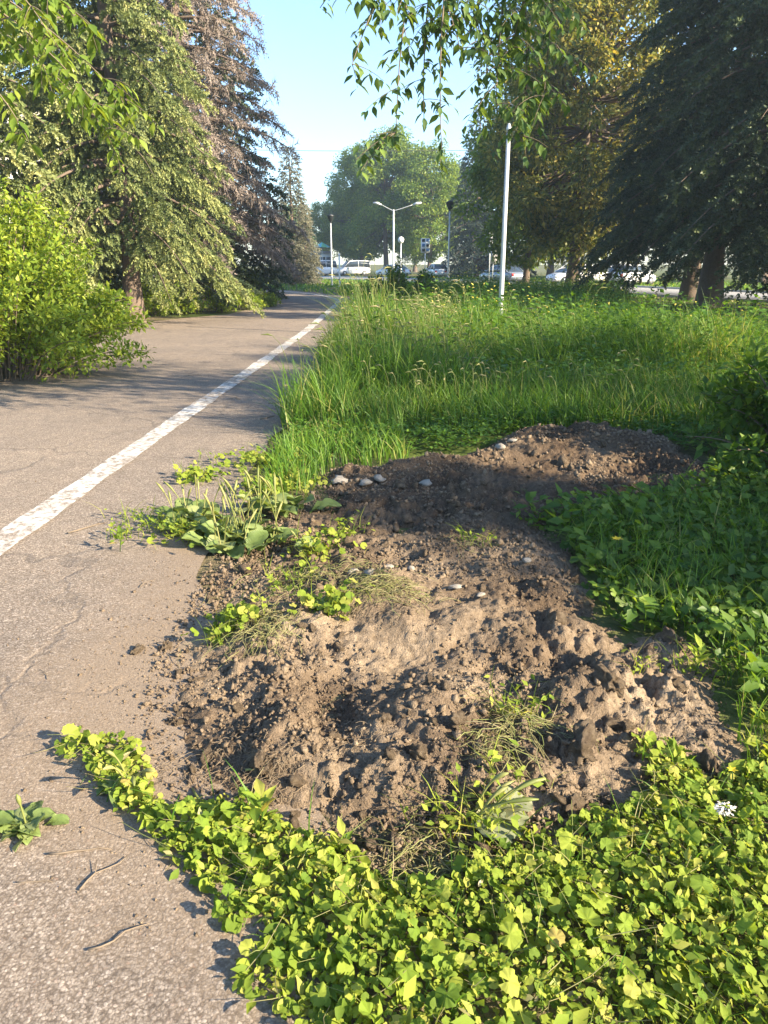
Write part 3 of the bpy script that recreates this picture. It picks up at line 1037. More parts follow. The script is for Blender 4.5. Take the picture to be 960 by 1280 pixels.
# ================================================================== GROUND IVY in the foreground
IVYP = poly_px([(88, 925), (150, 945), (215, 1000), (335, 1020), (425, 1055), (478, 1100), (560, 1085), (610, 1060), (720, 1050), (775, 1000), (800, 930), (850, 940), (890, 985), (960, 930), (1150, 900),
                (1200, 1320), (390, 1340), (372, 1240), (320, 1225), (345, 1150), (290, 1100), (200, 1075), (150, 1040), (100, 990)])

def ivy_field(n, ok, hmax):
    x, y = scatter(n, -1.6, 3.4, .7, 4.2, ok)
    s = sdf(IVYP, x, y)
    hz = (.015 + hmax * np.clip(-s / .18, .12, 1) * (.35 + .65 * vnoise(x * 5, y * 5, 12))) * rng.uniform(.35, 1.1, len(x))
    return x, y, hz + shv(x, y)

def ivy_dirs(n):
    a = rng.uniform(0, 6.28, n)
    nn = np.stack([.30 + rng.normal(0, .55, n), -.22 + rng.normal(0, .55, n), np.ones(n)], -1)
    d = np.stack([np.cos(a), np.sin(a), np.zeros(n)], -1)
    nn = norm(nn)
    d = d - nn * (d * nn).sum(1, keepdims=True)
    return d, nn

oki = lambda x, y: sdf(IVYP, x, y) + .13 * fbm(x, y, 4, 3, 90) + np.abs(rng.normal(0, .03, np.shape(x))) - .02 < 0
ivy_things = thing('ground_ivy', 'carpet of bright scalloped ground ivy leaves in front of the dug soil', 'ground ivy', (0, 1.6, 0))
IV_ORG = np.array([0, 1.6, 0])
# the 300 largest leaves in view are parts of their own
ivm = []
for i, (tv, tt_) in enumerate(IVY_HI):
    me = mesh_np('ivy_leaf', tv, tt_, smooth=True)
    me.materials.append(M['ivy_obj'])
    ivm.append(me)
x, y, hz = ivy_field(9000, lambda x, y: oki(x, y) & (y < 2.6), .11)
infr = np.abs(x) < .5 * (y * CP + 1.6 * SP) * 1.0
x, y, hz = x[infr][:300], y[infr][:300], hz[infr][:300] + .02
d, nn = ivy_dirs(len(x))
fr = frames(d, nn)
for i in range(len(x)):
    s = float(np.clip(rng.lognormal(-3.25, .25), .026, .066))
    m = Matrix([list(fr[i][0]) + [x[i]], list(fr[i][1]) + [y[i] - 1.6], list(fr[i][2]) + [hz[i]], [0, 0, 0, 1]]) @ Matrix.Scale(s, 4)
    o = link('leaf', ivm[i % 6], None, ivy_things)
    o.matrix_local = m
# the rest, and the trailing stems, as uncountable cover
ig = Geo()
x, y, hz = ivy_field(100000, oki, .095)
d, nn = ivy_dirs(len(x))
sz = np.clip(rng.lognormal(-3.98, .42, len(x)), .008, .05)
kk = rng.integers(0, 5, len(x))
for i in range(5):
    m = kk == i
    ig.inst(*IVY_LO[i], np.stack([x, y, hz], -1)[m], frames(d[m], nn[m], sz[m]))
o = link('leaf_cover', ig.mesh('leaf_cover', True), 'ivy', ivy_things, tuple(-IV_ORG))
tag(o, kind='stuff')
stg = Geo()
x, y, hz = ivy_field(42000, oki, .12)
kv = vnoise(x * 3.1, y * 3.1, 66) > .47
x, y, hz = x[kv], y[kv], hz[kv]
d, nn = ivy_dirs(len(x))
d[:, 2] += rng.uniform(-.2, .8, len(x))
ig2 = Geo().inst(*L_POINT, np.stack([x, y, hz], -1), frames(d, nn, rng.uniform(.016, .05, len(x))))
o = link('herb_cover', ig2.mesh('herb_cover', True), 'ivy', ivy_things, tuple(-IV_ORG))
tag(o, kind='stuff')
x, y, hz = ivy_field(14000, oki, .10)
for xi, yi, zi in zip(x, y, hz):
    a = rng.uniform(0, 6.28)
    b0 = np.array([xi + .05 * math.cos(a), yi + .05 * math.sin(a), sh(xi, yi)])
    tube(stg, [b0, (b0 + (xi, yi, zi)) / 2 + (0, 0, .01), (xi, yi, zi)], .0011, 3, rng.random(), cap=False)
o = link('stem_cover', stg.mesh('stem_cover'), 'weed', ivy_things, tuple(-IV_ORG))
tag(o, kind='stuff')

# thin grass and dry stems among the ivy
bg = Geo()
x, y = scatter(5000, -.9, 3.2, 1.0, 3.6, lambda x, y: oki(x, y) & (rng.random(len(x)) < np.clip(.22 + (x - .3) * .6, .15, 1)))
blades(bg, x, y, rng.uniform(.06, .19, len(x)), rng.uniform(.003, .007, len(x)), rng.uniform(.3, 1.2, len(x)), rng.uniform(0, 6.28, len(x)), shv(x, y))
x, y = scatter(5200, 1.0, 4.2, 2.2, 5.0, lambda x, y: (sdf(SOIL, x, y) > .02) & (x > 1.15))
blades(bg, x, y, rng.uniform(.08, .30, len(x)), rng.uniform(.004, .008, len(x)), rng.uniform(.2, 1.1, len(x)), rng.uniform(0, 6.28, len(x)), shv(x, y))
tag(link('grass_tufts', bg.mesh('grass_tufts'), 'grass'), 'fine grass sprouting beside and through the ground ivy', 'grass', kind='stuff')

# shaded leafy ground cover on the far side of the heap's edge
cg = Geo()
COVP = poly_px([(640, 655), (760, 640), (880, 612), (900, 590), (1000, 560), (1500, 560), (1500, 900), (960, 900), (905, 840), (868, 795), (790, 790), (748, 760), (725, 700), (690, 665)])
x, y = scatter(30000, .7, 6.0, 2.3, 7.6, lambda x, y: (sdf(COVP, x, y) < .04))
hz = shv(x, y) + rng.random(len(x)) * (.05 + .17 * vnoise(x * 2, y * 2, 33) + .05 * np.clip(x - 1.5, 0, 2))
d, nn = ivy_dirs(len(x))
kk = rng.integers(0, 7, len(x))
szz = rng.uniform(.022, .055, len(x)) * (1 + .05 * y)
for i in range(7):
    m = kk == i
    tpl = IVY_LO[i] if i < 4 else L_SIMPLE
    cg.inst(*tpl, np.stack([x, y, hz], -1)[m], frames(d[m], nn[m], szz[m] * (1 if i < 4 else 1.7)))
x, y = scatter(2500, .7, 5.0, 2.3, 7.6, lambda x, y: (sdf(COVP, x, y) < 0))
blades(cg, x, y, rng.uniform(.12, .36, len(x)), rng.uniform(.004, .008, len(x)), rng.uniform(.3, 1.3, len(x)), rng.uniform(0, 6.28, len(x)), shv(x, y))
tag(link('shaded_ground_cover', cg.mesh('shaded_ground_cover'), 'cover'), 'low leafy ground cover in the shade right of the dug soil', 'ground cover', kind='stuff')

# the same verge running on past the ivy patch
vg = Geo()
x, y = scatter(34000, -.3, 6.5, -2.5, 3.6, lambda x, y: (sdf(IVYP, x, y) > -.05) & (sdf(COVP, x, y) > 0) & (sdf(SOIL, x, y) > .05) & (x > .05 + .12 * np.sin(y * 3)) & (rng.random(len(x)) < .6))
d, nn = ivy_dirs(len(x))
vg.inst(*L_SIMPLE, np.stack([x, y, .01 + .11 * rng.random(len(x)) * (.4 + vnoise(x * 3, y * 3, 45))], -1), frames(d, nn, rng.uniform(.03, .075, len(x))))
x, y = x[:6000], y[:6000]
blades(vg, x, y, rng.uniform(.06, .22, len(x)), rng.uniform(.004, .008, len(x)), rng.uniform(.3, 1.1, len(x)), rng.uniform(0, 6.28, len(x)), None, 2)
tag(link('verge_weeds', vg.mesh('verge_weeds'), 'ivy'), 'mixed low weeds covering the verge beyond the ground ivy', 'weeds', kind='stuff')

# greenery on the heap: small tufts
tg = Geo()
for (bx, by, sp, n_, lf) in [(405, 770, .07, 70, .05), (290, 780, .07, 80, .045), (400, 680, .09, 90, .045), (430, 660, .06, 50, .04), (360, 720, .1, 60, .04), (650, 890, .05, 45, .035), (590, 680, .05, 30, .035),
                         (870, 830, .05, 40, .035), (150, 660, .05, 50, .035), (170, 640, .08, 50, .03), (205, 650, .08, 110, .04), (240, 660, .09, 110, .045), (250, 590, .1, 90, .05), (350, 600, .16, 200, .05), (330, 570, .2, 200, .05), (640, 1000, .06, 60, .04), (590, 1030, .07, 90, .035), (800, 840, .05, 20, .03)]:
    c = at(bx, by, .06)
    x = c[0] + rng.normal(0, sp, n_)
    y = c[1] + rng.normal(0, sp, n_)
    d, nn = ivy_dirs(n_)
    hz = shv(x, y) + rng.uniform(.005, .09, n_)
    t_ = IVY_LO[rng.integers(0, 5)] if lf > .04 else L_SIMPLE
    tg.inst(*t_, np.stack([x, y, hz], -1), frames(d, nn, lf * rng.uniform(.6, 1.2, n_)))
    blades(tg, x[: n_ // 2], y[: n_ // 2], rng.uniform(.06, .2, n_ // 2), np.full(n_ // 2, .005), rng.uniform(.4, 1.3, n_ // 2), rng.uniform(0, 6.28, n_ // 2), shv(x[: n_ // 2], y[: n_ // 2]))
tag(link('sprouting_weeds', tg.mesh('sprouting_weeds', True), 'ivy'), 'small weeds sprouting on and around the dug soil', 'weeds', kind='stuff')

# dead stems and brown leaf bits lying in the ivy, grit on the asphalt (uncountable)
dg = Geo()
x, y, hz = ivy_field(5200, oki, .10)
for xi, yi, zi in zip(x, y, hz):
    a = rng.uniform(0, 6.28)
    L = rng.uniform(.03, .16)
    d = np.array([math.cos(a), math.sin(a), rng.uniform(-.25, .45)]) * L
    p = np.array([xi, yi, zi * .8 + .01])
    tube(dg, [p, p + d * .5 + rng.normal(0, .008, 3), p + d], [.0011, .0012, .0007], 3, rng.random(), cap=False)
x, y, hz = ivy_field(3000, oki, .11)
d, nn = ivy_dirs(len(x))
dg.inst(*L_POINT, np.stack([x, y, hz * .7], -1), frames(d, nn, rng.uniform(.015, .045, len(x))))
x, y = scatter(2600, -2.8, .6, .9, 6.0, lambda x, y: (x < edge_x(y) + 1.2) & (rng.random(len(x)) < np.exp(-np.maximum(sdf(SOIL, x, y), 0) / .5)))
n_ = len(x)
gg = Geo().inst(IV, IT, np.stack([x, y, np.full(n_, .004)], -1), frames(rng.normal(0, 1, (n_, 3)), rng.normal(0, 1, (n_, 3)), np.clip(rng.lognormal(-5.9, .5, n_), .0015, .008)))
tag(link('grit', gg.mesh('grit'), 'clod', path), kind='stuff')
tag(link('leaf_litter', dg.mesh('leaf_litter'), 'hay'), 'dry stems, dead leaf bits and grit around the ground ivy', 'litter', kind='stuff')

# ================================================================== PLANTAINS
def plantain_leaf(seed):
    r_ = np.random.default_rng(seed)
    ny_, nx_ = 9, 5
    V = []
    holes = r_.uniform(.75, 1.05)
    for i in range(ny_):
        t = i / (ny_ - 1)
        w = .07 if t < .18 else .07 + .30 * math.sin(min(1, (t - .18) / .82) * math.pi) ** .65 * holes
        if i == ny_ - 1:
            w = .02
        for j in range(nx_):
            u = j / (nx_ - 1) * 2 - 1
            z = .32 * t - .52 * t * t + .10 * abs(u) * w * 3 + .04 * math.sin(t * 13 + u * 4 + seed) + .03 * math.sin(t * 23 - u * 5)
            V.append((u * w * (1 + r_.normal(0, .05)), t, z))
    T = []
    for i in range(ny_ - 1):
        for j in range(nx_ - 1):
            a = i * nx_ + j
            T += [(a, a + 1, a + nx_ + 1), (a, a + nx_ + 1, a + nx_)]
    return mesh_np('plantain_leaf', np.array(V), np.array(T), smooth=True)
PL = [plantain_leaf(i) for i in range(5)]
WL = [plantain_leaf(40 + i) for i in range(3)]
for me in PL:
    me.materials.append(M['plantain'])
for me in WL:
    me.materials.append(M['wilted'])

def stalk_mesh(pts, w, head=.35):
    g = Geo()
    n = len(pts)
    t = np.linspace(0, 1, n)
    rad = np.where(t > 1 - head, w * 2.3, w)
    rad[-1] = w * .6
    tube(g, pts, rad, 5)
    return mesh_np('stalk', np.concatenate(g.V), np.concatenate(g.T), smooth=True)

def plantain(name, label, px, py, nleaf, L, nst, H, tilt=(.1, .9), lean=.3, wilt=False, az=None, z0=.03, spread=.02):
    x, y = at(px, py, z0)
    z = sh(x, y)
    t = thing(name, label, 'plantain', (x, y, z))
    for i in range(nleaf):
        a = (i / nleaf * 6.28 + rng.normal(0, .3)) if az is None else rng.normal(az[0], az[1])
        l = L * rng.uniform(.7, 1.15)
        o = link('leaf', (WL if wilt else PL)[i % 3], None, t, (rng.normal(0, spread), rng.normal(0, spread), .005), (rng.uniform(*tilt), rng.normal(0, .25), a), l)
    for i in range(nst):
        a = rng.uniform(0, 6.28) if az is None else rng.normal(az[0] + 1.57, az[1])
        h = H * rng.uniform(.6, 1.15)
        le = lean * h * rng.uniform(.3, 1.4)
        d = np.array([math.cos(a), math.sin(a), 0])
        pts = bez((0, 0, 0), d * le * .3 + (0, 0, h * .6), d * le + (0, 0, h * (.95 - .3 * lean)), 9)
        link('stalk', stalk_mesh(pts, .0032), 'stalk', t, (rng.normal(0, spread), rng.normal(0, spread), 0))
    return t
plantain('broadleaf_plantain', 'large bushy plantain clump with upright seed stalks beside the path', 300, 680, 60, .17, 26, .44, (.15, 1.1), .35, z0=0, spread=.10)
plantain('broadleaf_plantain', 'plantain spreading at the left foot of the tall seed stalk clump', 245, 655, 24, .20, 9, .36, (.1, .9), .4, z0=0, spread=.09)
plantain('broadleaf_plantain', 'plantain with broad pale leaves where the tall grass meets the soil', 345, 640, 22, .20, 6, .34, (.1, .9), .4, z0=0, spread=.08)
plantain('broadleaf_plantain', 'lone flat plantain rosette growing out of the asphalt', 30, 1035, 26, .08, 2, .20, (-.1, .6), .15, z0=0, spread=.03)
plantain('broadleaf_plantain', 'trampled plantain with long bare stalks beside the ground ivy', 165, 985, 12, .10, 4, .22, (0, .45), .9, az=(2.2, .9), z0=0)
plantain('uprooted_plantain', 'uprooted plantain with limp grey leaves on the front of the soil', 600, 1025, 7, .16, 6, .26, (-.1, .3), .9, wilt=True, az=(-1.4, .5))
plantain('broadleaf_plantain', 'young plantain with few pale leaves on the shaded soil', 385, 690, 6, .12, 1, .2, (.2, .9), .4)
plantain('broadleaf_plantain', 'small plantain sprig between two soil mounds by dry grass', 400, 775, 7, .10, 0, .2, (.2, .9), .4)

# upright leafy sprigs standing out of the ivy
def sprig(label, px, py, h, leaf, n=9, name='leafy_sprig', mat='ivy_obj'):
    x, y = at(px, py)
    t = thing(name, label, 'plant', (x, y, sh(x, y)))
    g = Geo()
    tube(g, bez((0, 0, 0), (.01, 0, h * .5), (.02, .01, h), 5), .0025, 4)
    link('stem', mesh_np('stem', np.concatenate(g.V), np.concatenate(g.T)), 'weed', t)
    for i in range(n):
        a = i * 2.4
        z = h * (.35 + .65 * i / (n - 1))
        link('leaf', LP_OBJ, None, t, (.01 * math.cos(a), .01 * math.sin(a), z), (rng.uniform(.2, .9), 0, a), leaf * rng.uniform(.7, 1.2))
LP_OBJ = mesh_np('pointed_leaf', *L_POINT, smooth=True)
LP_OBJ.materials.append(M['ivy_obj'])
sprig('upright leafy sprig rising at the back rim of the ground ivy', 325, 1035, .11, .07)
sprig('small leafy sprig at the ivy rim below the crumbled soil', 425, 1075, .08, .05)
sprig('single yellow green sprig at the asphalt edge beside the plantains', 150, 690, .12, .05)
sprig('slender green sprig beside the rounded root clod', 868, 850, .12, .06)

# flowers
def flower(label, px, py, z, petals, s, mat, name, tz=None):
    x, y = at(px, py, z)
    b = sh(x, y)
    t = thing(name, label, 'flower', (x, y, b))
    g = Geo()
    tube(g, [(0, 0, 0), (.005, 0, z * .6 + .01), (0, 0, z + .005)], .002, 4)
    link('stem', mesh_np('stem', np.concatenate(g.V), np.concatenate(g.T)), 'weed', t)
    for i in range(petals):
        a = i / petals * 6.28
        link('petal', PETAL[mat], None, t, (0, 0, z + .006), (.35, 0, a), s)
PETAL = {}
for k_ in ('petal', 'white_petal'):
    PETAL[k_] = mesh_np('petal', *L_POINT, smooth=True)
    PETAL[k_].materials.append(M[k_])
flower('yellow buttercup flower in the shaded ground cover', 771, 676, .22, 6, .035, 'petal', 'yellow_flower')
flower('small yellow flower beside the lump of soil at the ivy edge', 915, 965, .08, 6, .018, 'petal', 'yellow_flower')
def umbel(label, px, py, z, s):
    x, y = at(px, py, z)
    t = thing('white_flower', label, 'flower', (x, y, sh(x, y)))
    g = Geo()
    tube(g, [(0, 0, 0), (.005, 0, z * .6), (0, 0, z)], .002, 4)
    link('stem', mesh_np('stem', np.concatenate(g.V), np.concatenate(g.T)), 'weed', t)
    g = Geo()
    n_ = 60
    a = rng.uniform(0, 6.28, n_)
    r_ = s * np.sqrt(rng.random(n_))
    pos = np.stack([r_ * np.cos(a), r_ * np.sin(a), z + .3 * s - r_ * .4 + rng.normal(0, .002, n_)], -1)
    g.inst(*L_SIMPLE, pos, frames(np.stack([np.cos(a), np.sin(a), np.zeros(n_)], -1), np.tile((0, 0, 1.), (n_, 1)) + rot_noise(n_, .3), .012))
    link('flower_head', g.mesh('flower_head'), 'white_petal', t)
umbel('flat white yarrow flower head among the sunlit ground ivy', 907, 1010, .12, .024)

# twigs and bits on the path
TW = []
for s_ in range(4):
    g = Geo()
    pts = [np.array([0, 0, .006])]
    for k_ in range(5):
        pts.append(pts[-1] + np.array([.05, rng.normal(0, .014), rng.normal(0, .002)]))
    tube(g, pts, [.005, .0045, .004, .0035, .003, .002], 5)
    if s_ % 2:
        tube(g, [pts[2], pts[2] + (.05, .05, .012)], [.003, .0015], 4)
    me = mesh_np('twig', np.concatenate(g.V), np.concatenate(g.T), smooth=True)
    me.materials.append(M['twig'])
    TW.append(me)
for i, (bx, by, s_, a) in enumerate([(85, 668, 1.1, .9), (300, 500, 1.0, 2.0), (335, 505, .9, .2), (325, 525, 1.1, 1.0), (60, 1070, .7, .1), (100, 1115, .6, 1.0), (110, 1190, .6, .5), (330, 488, .7, 2.8), (20, 1105, .4, 0.0), (175, 735, .5, 1.2), (235, 470, .8, .4), (60, 850, .4, 2.2)]):
    x, y = at(bx, by)
    tag(link('twig', TW[i % 4], None, None, (x, y, .004), (0, 0, a), s_), 'thin dry broken twig lying on the asphalt path', 'twig', 'twigs on the path')
# fallen dry stalks across the soil
for i, (bx, by, l, a) in enumerate([(305, 938, .11, .05), (250, 970, .11, 2.1)]):
    x, y = at(bx, by, .12)
    g = Geo()
    tube(g, [(0, 0, 0), (l * .5, .004, .006), (l, 0, 0)], [.004, .005, .003], 5)
    o = link('seed_stalk', mesh_np('seed_stalk', np.concatenate(g.V), np.concatenate(g.T), smooth=True), 'stalk', None, (x, y, sh(x, y) + .015), (0, .1, a))
    tag(o, ['straight yellow seed stalk lying across the brown soil', 'yellow seed stalk leaning against the root mat of the soil'][i], 'stalk')

# ================================================================== TREES
# bottle-brush spruce shoot: short needles standing off a thin axis (y = along)
def shoot_template(npos=5, nrad=4, needle=.30, seed=0, width=.16):
    r_ = np.random.default_rng(seed)
    V, T = [], []
    for i in range(npos):
        t = (i + .3) / npos
        for j in range(nrad):
            a = j / nrad * 6.28 + i * 1.1 + r_.normal(0, .2)
            n_ = needle * (1 - .45 * t) * r_.uniform(.8, 1.2)
            c = np.array([0, t, 0])
            o = np.array([math.cos(a), .95, math.sin(a) + .12])
            s = np.array([-math.sin(a), 0, math.cos(a)]) * width * .5
            k = len(V)
            V += [c - s, c + s, c + o * n_]
            T.append((k, k + 1, k + 2))
    k = len(V)
    V += [(-.03, 0, 0), (.03, 0, 0), (0, 1.15, 0)]
    T.append((k, k + 1, k + 2))
    return np.array(V, float), np.array(T)
SHOOT = [shoot_template(4, 3, .31, s_, .25) for s_ in range(3)]
SHOOT_DEAD = [shoot_template(4, 3, .34, 9 + s_, .08) for s_ in range(3)]

def spruce_parts(H, Rb, z0, nbr, seed, twig=.22, dens=1.0, dead=False, profile=.85, droop=.35, step=.16):
    """returns (trunk mesh, crown mesh, limb mesh); branches in whorls carry side branchlets set with shoots"""
    global rng
    old = rng
    rng = np.random.default_rng(seed)
    gt, gc, gl = Geo(), Geo(), Geo()
    tr = .018 * H
    zs = np.linspace(0, H, 12)
    rad = tr * (1 - zs / H) ** .8 + .01
    rad[0] *= 1.45
    tube(gt, np.stack([.05 * np.sin(zs * .5), .05 * np.cos(zs * .4), zs], -1), rad, 10, None, False)
    P, D, N, S = [], [], [], []
    for b in range(nbr):
        u = (b + rng.random()) / nbr
        z = z0 + (H - z0) * u ** 1.15
        L = Rb * (1 - (z - z0) / (H - z0)) ** profile * rng.uniform(.72, 1.12) + .25
        a = b * 2.39996 + rng.normal(0, .25)
        d = np.array([math.cos(a), math.sin(a), 0])
        up = .25 + .5 * u
        p0 = np.array([0, 0, z])
        p2 = p0 + d * L + (0, 0, -droop * L * (1 - .8 * u) + .1 * L * up)
        p1 = p0 + d * L * .55 + (0, 0, .10 * L * up - .02)
        n_ = max(4, int(L / .2))
        br = bez(p0, p1, p2, n_)
        if L > .8 and (b % 2 == 0 or dead):
            tube(gl, br, np.linspace(.022 + .012 * L, .006, n_), 4, None, False)
        side = np.array([-d[1], d[0], 0])
        m = max(4, int(L / step * dens))
        ts = rng.uniform(.10, 1, m) ** .7
        for t in ts:
            c = (1 - t) ** 2 * p0 + 2 * t * (1 - t) * p1 + t * t * p2
            tan = 2 * (1 - t) * (p1 - p0) + 2 * t * (p2 - p1)
            tan = tan / np.linalg.norm(tan)
            sl = (.20 + .16 * L * (1 - t) + .12) * rng.uniform(.5, 1.25)
            sg_ = 1 if rng.random() < .5 else -1
            sd_ = side * sg_ * rng.uniform(.6, 1.1) + tan * rng.uniform(.35, .9) + (0, 0, rng.uniform(-.55, .15))
            sd_ = sd_ / np.linalg.norm(sd_)
            ks = max(1, int(sl / (twig * .62)))
            for q in range(ks):
                f = (q + rng.random()) / ks
                pos = c + sd_ * sl * f + (0, 0, -.12 * sl * f * f)
                dd = sd_ * .9 + tan * rng.uniform(-.2, .6) + rng.normal(0, .28, 3) + (0, 0, -.10)
                P.append(pos)
                D.append(dd)
                S.append(twig * rng.uniform(.75, 1.35))
                N.append(.22 + .34 * t * t + .26 * f)
    P, D, S = np.array(P), np.array(D), np.array(S)
    RR = np.array(N)
    N = np.tile((0, 0, 1.), (len(P), 1)) + rng.normal(0, .3, (len(P), 3))
    fr_ = frames(D, N, S)
    kk = rng.integers(0, 3, len(P))
    rr = np.clip(RR + .16 * rng.normal(0, 1, len(P)), 0, 1)
    tp = SHOOT_DEAD if dead else SHOOT
    for i in range(3):
        m = kk == i
        gc.inst(*tp[i], P[m], fr_[m], rr[m])
    rng = old
    return gt.mesh('trunk', True), gc.mesh('crown'), gl.mesh('limbs', True)

def place_spruce(parts, label, loc, rz, s, mat, name='spruce_tree', group=None, share=True, sz=None):
    t = thing(name, label, 'tree', loc, rz, group)
    sc = (s, s, sz or s)
    tm, cm, lm = parts
    link('trunk', tm, 'bark', t, scale=sc)
    c = cm
    if cm.materials and cm.materials[0] != M[mat]:
        c = None
    if c is None:
        o = link('crown', cm, None, t, scale=sc)
        o.material_slots[0].link = 'OBJECT'
        o.material_slots[0].material = M[mat]
    else:
        link('crown', cm, mat, t, scale=sc)
    link('limbs', lm, 'bark', t, scale=sc)
    return t

SPA = spruce_parts(18, 4.6, 2.2, 215, 1, .26, 2.3, droop=.40)
SPB = spruce_parts(19, 4.4, 2.6, 210, 2, .28, 2.1, droop=.45)
SPC = spruce_parts(12, 2.8, .4, 180, 3, .30, 1.8)
SPD = spruce_parts(19, 4.4, 2.0, 270, 4, .35, 1.6, dead=True, droop=.25)
print('spruce tris', [sum(len(m.polygons) for m in p) for p in (SPA, SPB, SPC, SPD)])

SPE = spruce_parts(20, 4.6, 3.0, 230, 6, .29, 2.2, droop=.5, profile=.7)
# left side of the path
place_spruce(SPA, 'tall spruce with sunlit olive boughs sweeping low behind the leafy bush', (-7.1, 22.5, 0), .4, .70, 'spruce', sz=.95)
place_spruce(SPB, 'spruce farther from the path with its crown behind the leafy bush', (-11.6, 20.0, 0), 2.2, .95, 'spruce')
place_spruce(SPB, 'dark green spruce standing under the dying brown spruce', (-7.8, 28.5, 0), 1.1, .72, 'spruce_dark', sz=.45)
place_spruce(SPD, 'dying spruce with brown needles and bare twigs beside the path', (-7.5, 31.5, 0), 0, .93, 'spruce_dead', sz=1.4)
place_spruce(SPC, 'dark spruce just behind the dying brown spruce', (-7.6, 38.0, 0), 0, 1.25, 'spruce_dark')
place_spruce(SPC, 'slender grey green spruce at the bend of the path', (-7.0, 62.0, 0), 1.0, .82, 'spruce_grey')
place_spruce(SPC, 'low grey spruce past the bend of the path', (-6.5, 67.0, 0), 2.0, .52, 'spruce_grey')
place_spruce(SPA, 'spruce with thick trunk behind the sunlit olive spruce', (-10.5, 29.5, 0), 3.9, .95, 'spruce')

# right side
place_spruce(SPE, 'dark spruce with thick bare trunk nearest the road bend', (12.3, 24.0, 0), 3.0, .98, 'spruce_dark')
place_spruce(SPE, 'dark spruce with a side lit trunk between two other spruces', (12.1, 29.5, 0), 1.9, 1.0, 'spruce_dark')
place_spruce(SPE, 'dark spruce with slim trunk farthest back in the row of three', (13.8, 36.0, 0), .3, .95, 'spruce_dark')
place_spruce(SPE, 'dark spruce at the end of the row with overhanging boughs', (16.8, 27.0, 0), 5.3, 1.0, 'spruce_dark')
place_spruce(SPE, 'spruce whose blue green boughs hang over the weeds by the broad leaved shrub', (12.6, 17.5, 0), 4.1, .60, 'spruce_blue')
place_spruce(SPC, 'blue spruce with pointed top beyond the road', (10.2, 90.0, 0), .8, 1.45, 'spruce_blue')
place_spruce(SPC, 'blue spruce beside the pointed blue spruce, half behind it', (14.2, 95.0, 0), 2.8, 1.3, 'spruce_blue')

# ---- broadleaf trees
def broad_parts(H, Rc, zc, nl, seed, leaf=.2, trunk_r=.25, clumps=70, flat=1.0, fork=.35):
    global rng
    old = rng
    rng = np.random.default_rng(seed)
    gt, gl, gc = Geo(), Geo(), Geo()
    top = np.array([rng.normal(0, .3), rng.normal(0, .3), H * .8])
    tp = bez((0, 0, 0), (rng.normal(0, .2), rng.normal(0, .2), H * .4), top, 12)
    rad = np.linspace(trunk_r, .03, 12)
    rad[0] *= 1.35
    tube(gt, tp, rad, 9, None, False)
    P, D, N = [], [], []
    per = max(1, nl // clumps)
    for c in range(clumps):
        while True:
            q = rng.uniform(-1, 1, 3)
            if .25 < np.linalg.norm(q) < 1:
                break
        q = q / np.linalg.norm(q) * np.linalg.norm(q) ** .5
        zt = (q[2] + 1) / 2
        wid = Rc * (1.05 - .35 * zt ** 2) * rng.uniform(.75, 1.1)
        cc = np.array([q[0] * wid, q[1] * wid, zc + (H - zc) * zt])
        st = tp[min(11, int(12 * (fork + (1 - fork) * zt * .75)))]
        mid = (st + cc) / 2 + (0, 0, -.05 * H * rng.random())
        tube(gl, bez(st, mid, cc, 6), np.linspace(.05 * trunk_r / .25 + .02, .012, 6), 4, None, False)
        cr_ = Rc * rng.uniform(.16, .34)
        n_ = int(per * rng.uniform(.6, 1.4))
        v = rng.normal(0, 1, (n_, 3))
        v = norm(v) * (rng.random((n_, 1)) ** .45) * cr_
        v[:, 2] *= .75 * flat
        P.append(cc + v)
        D.append(norm(v) + rng.normal(0, .6, (n_, 3)) + (0, 0, -.5))
        N.append(rng.normal(0, .6, (n_, 3)) + (0, 0, .9) + norm(v) * .6)
    P, D, N = np.concatenate(P), np.concatenate(D), np.concatenate(N)
    gc.inst(*L_SIMPLE, P, frames(D, N, leaf * rng.uniform(.6, 1.3, len(P))))
    rng = old
    return gt.mesh('trunk', True), gc.mesh('crown'), gl.mesh('limbs', True)

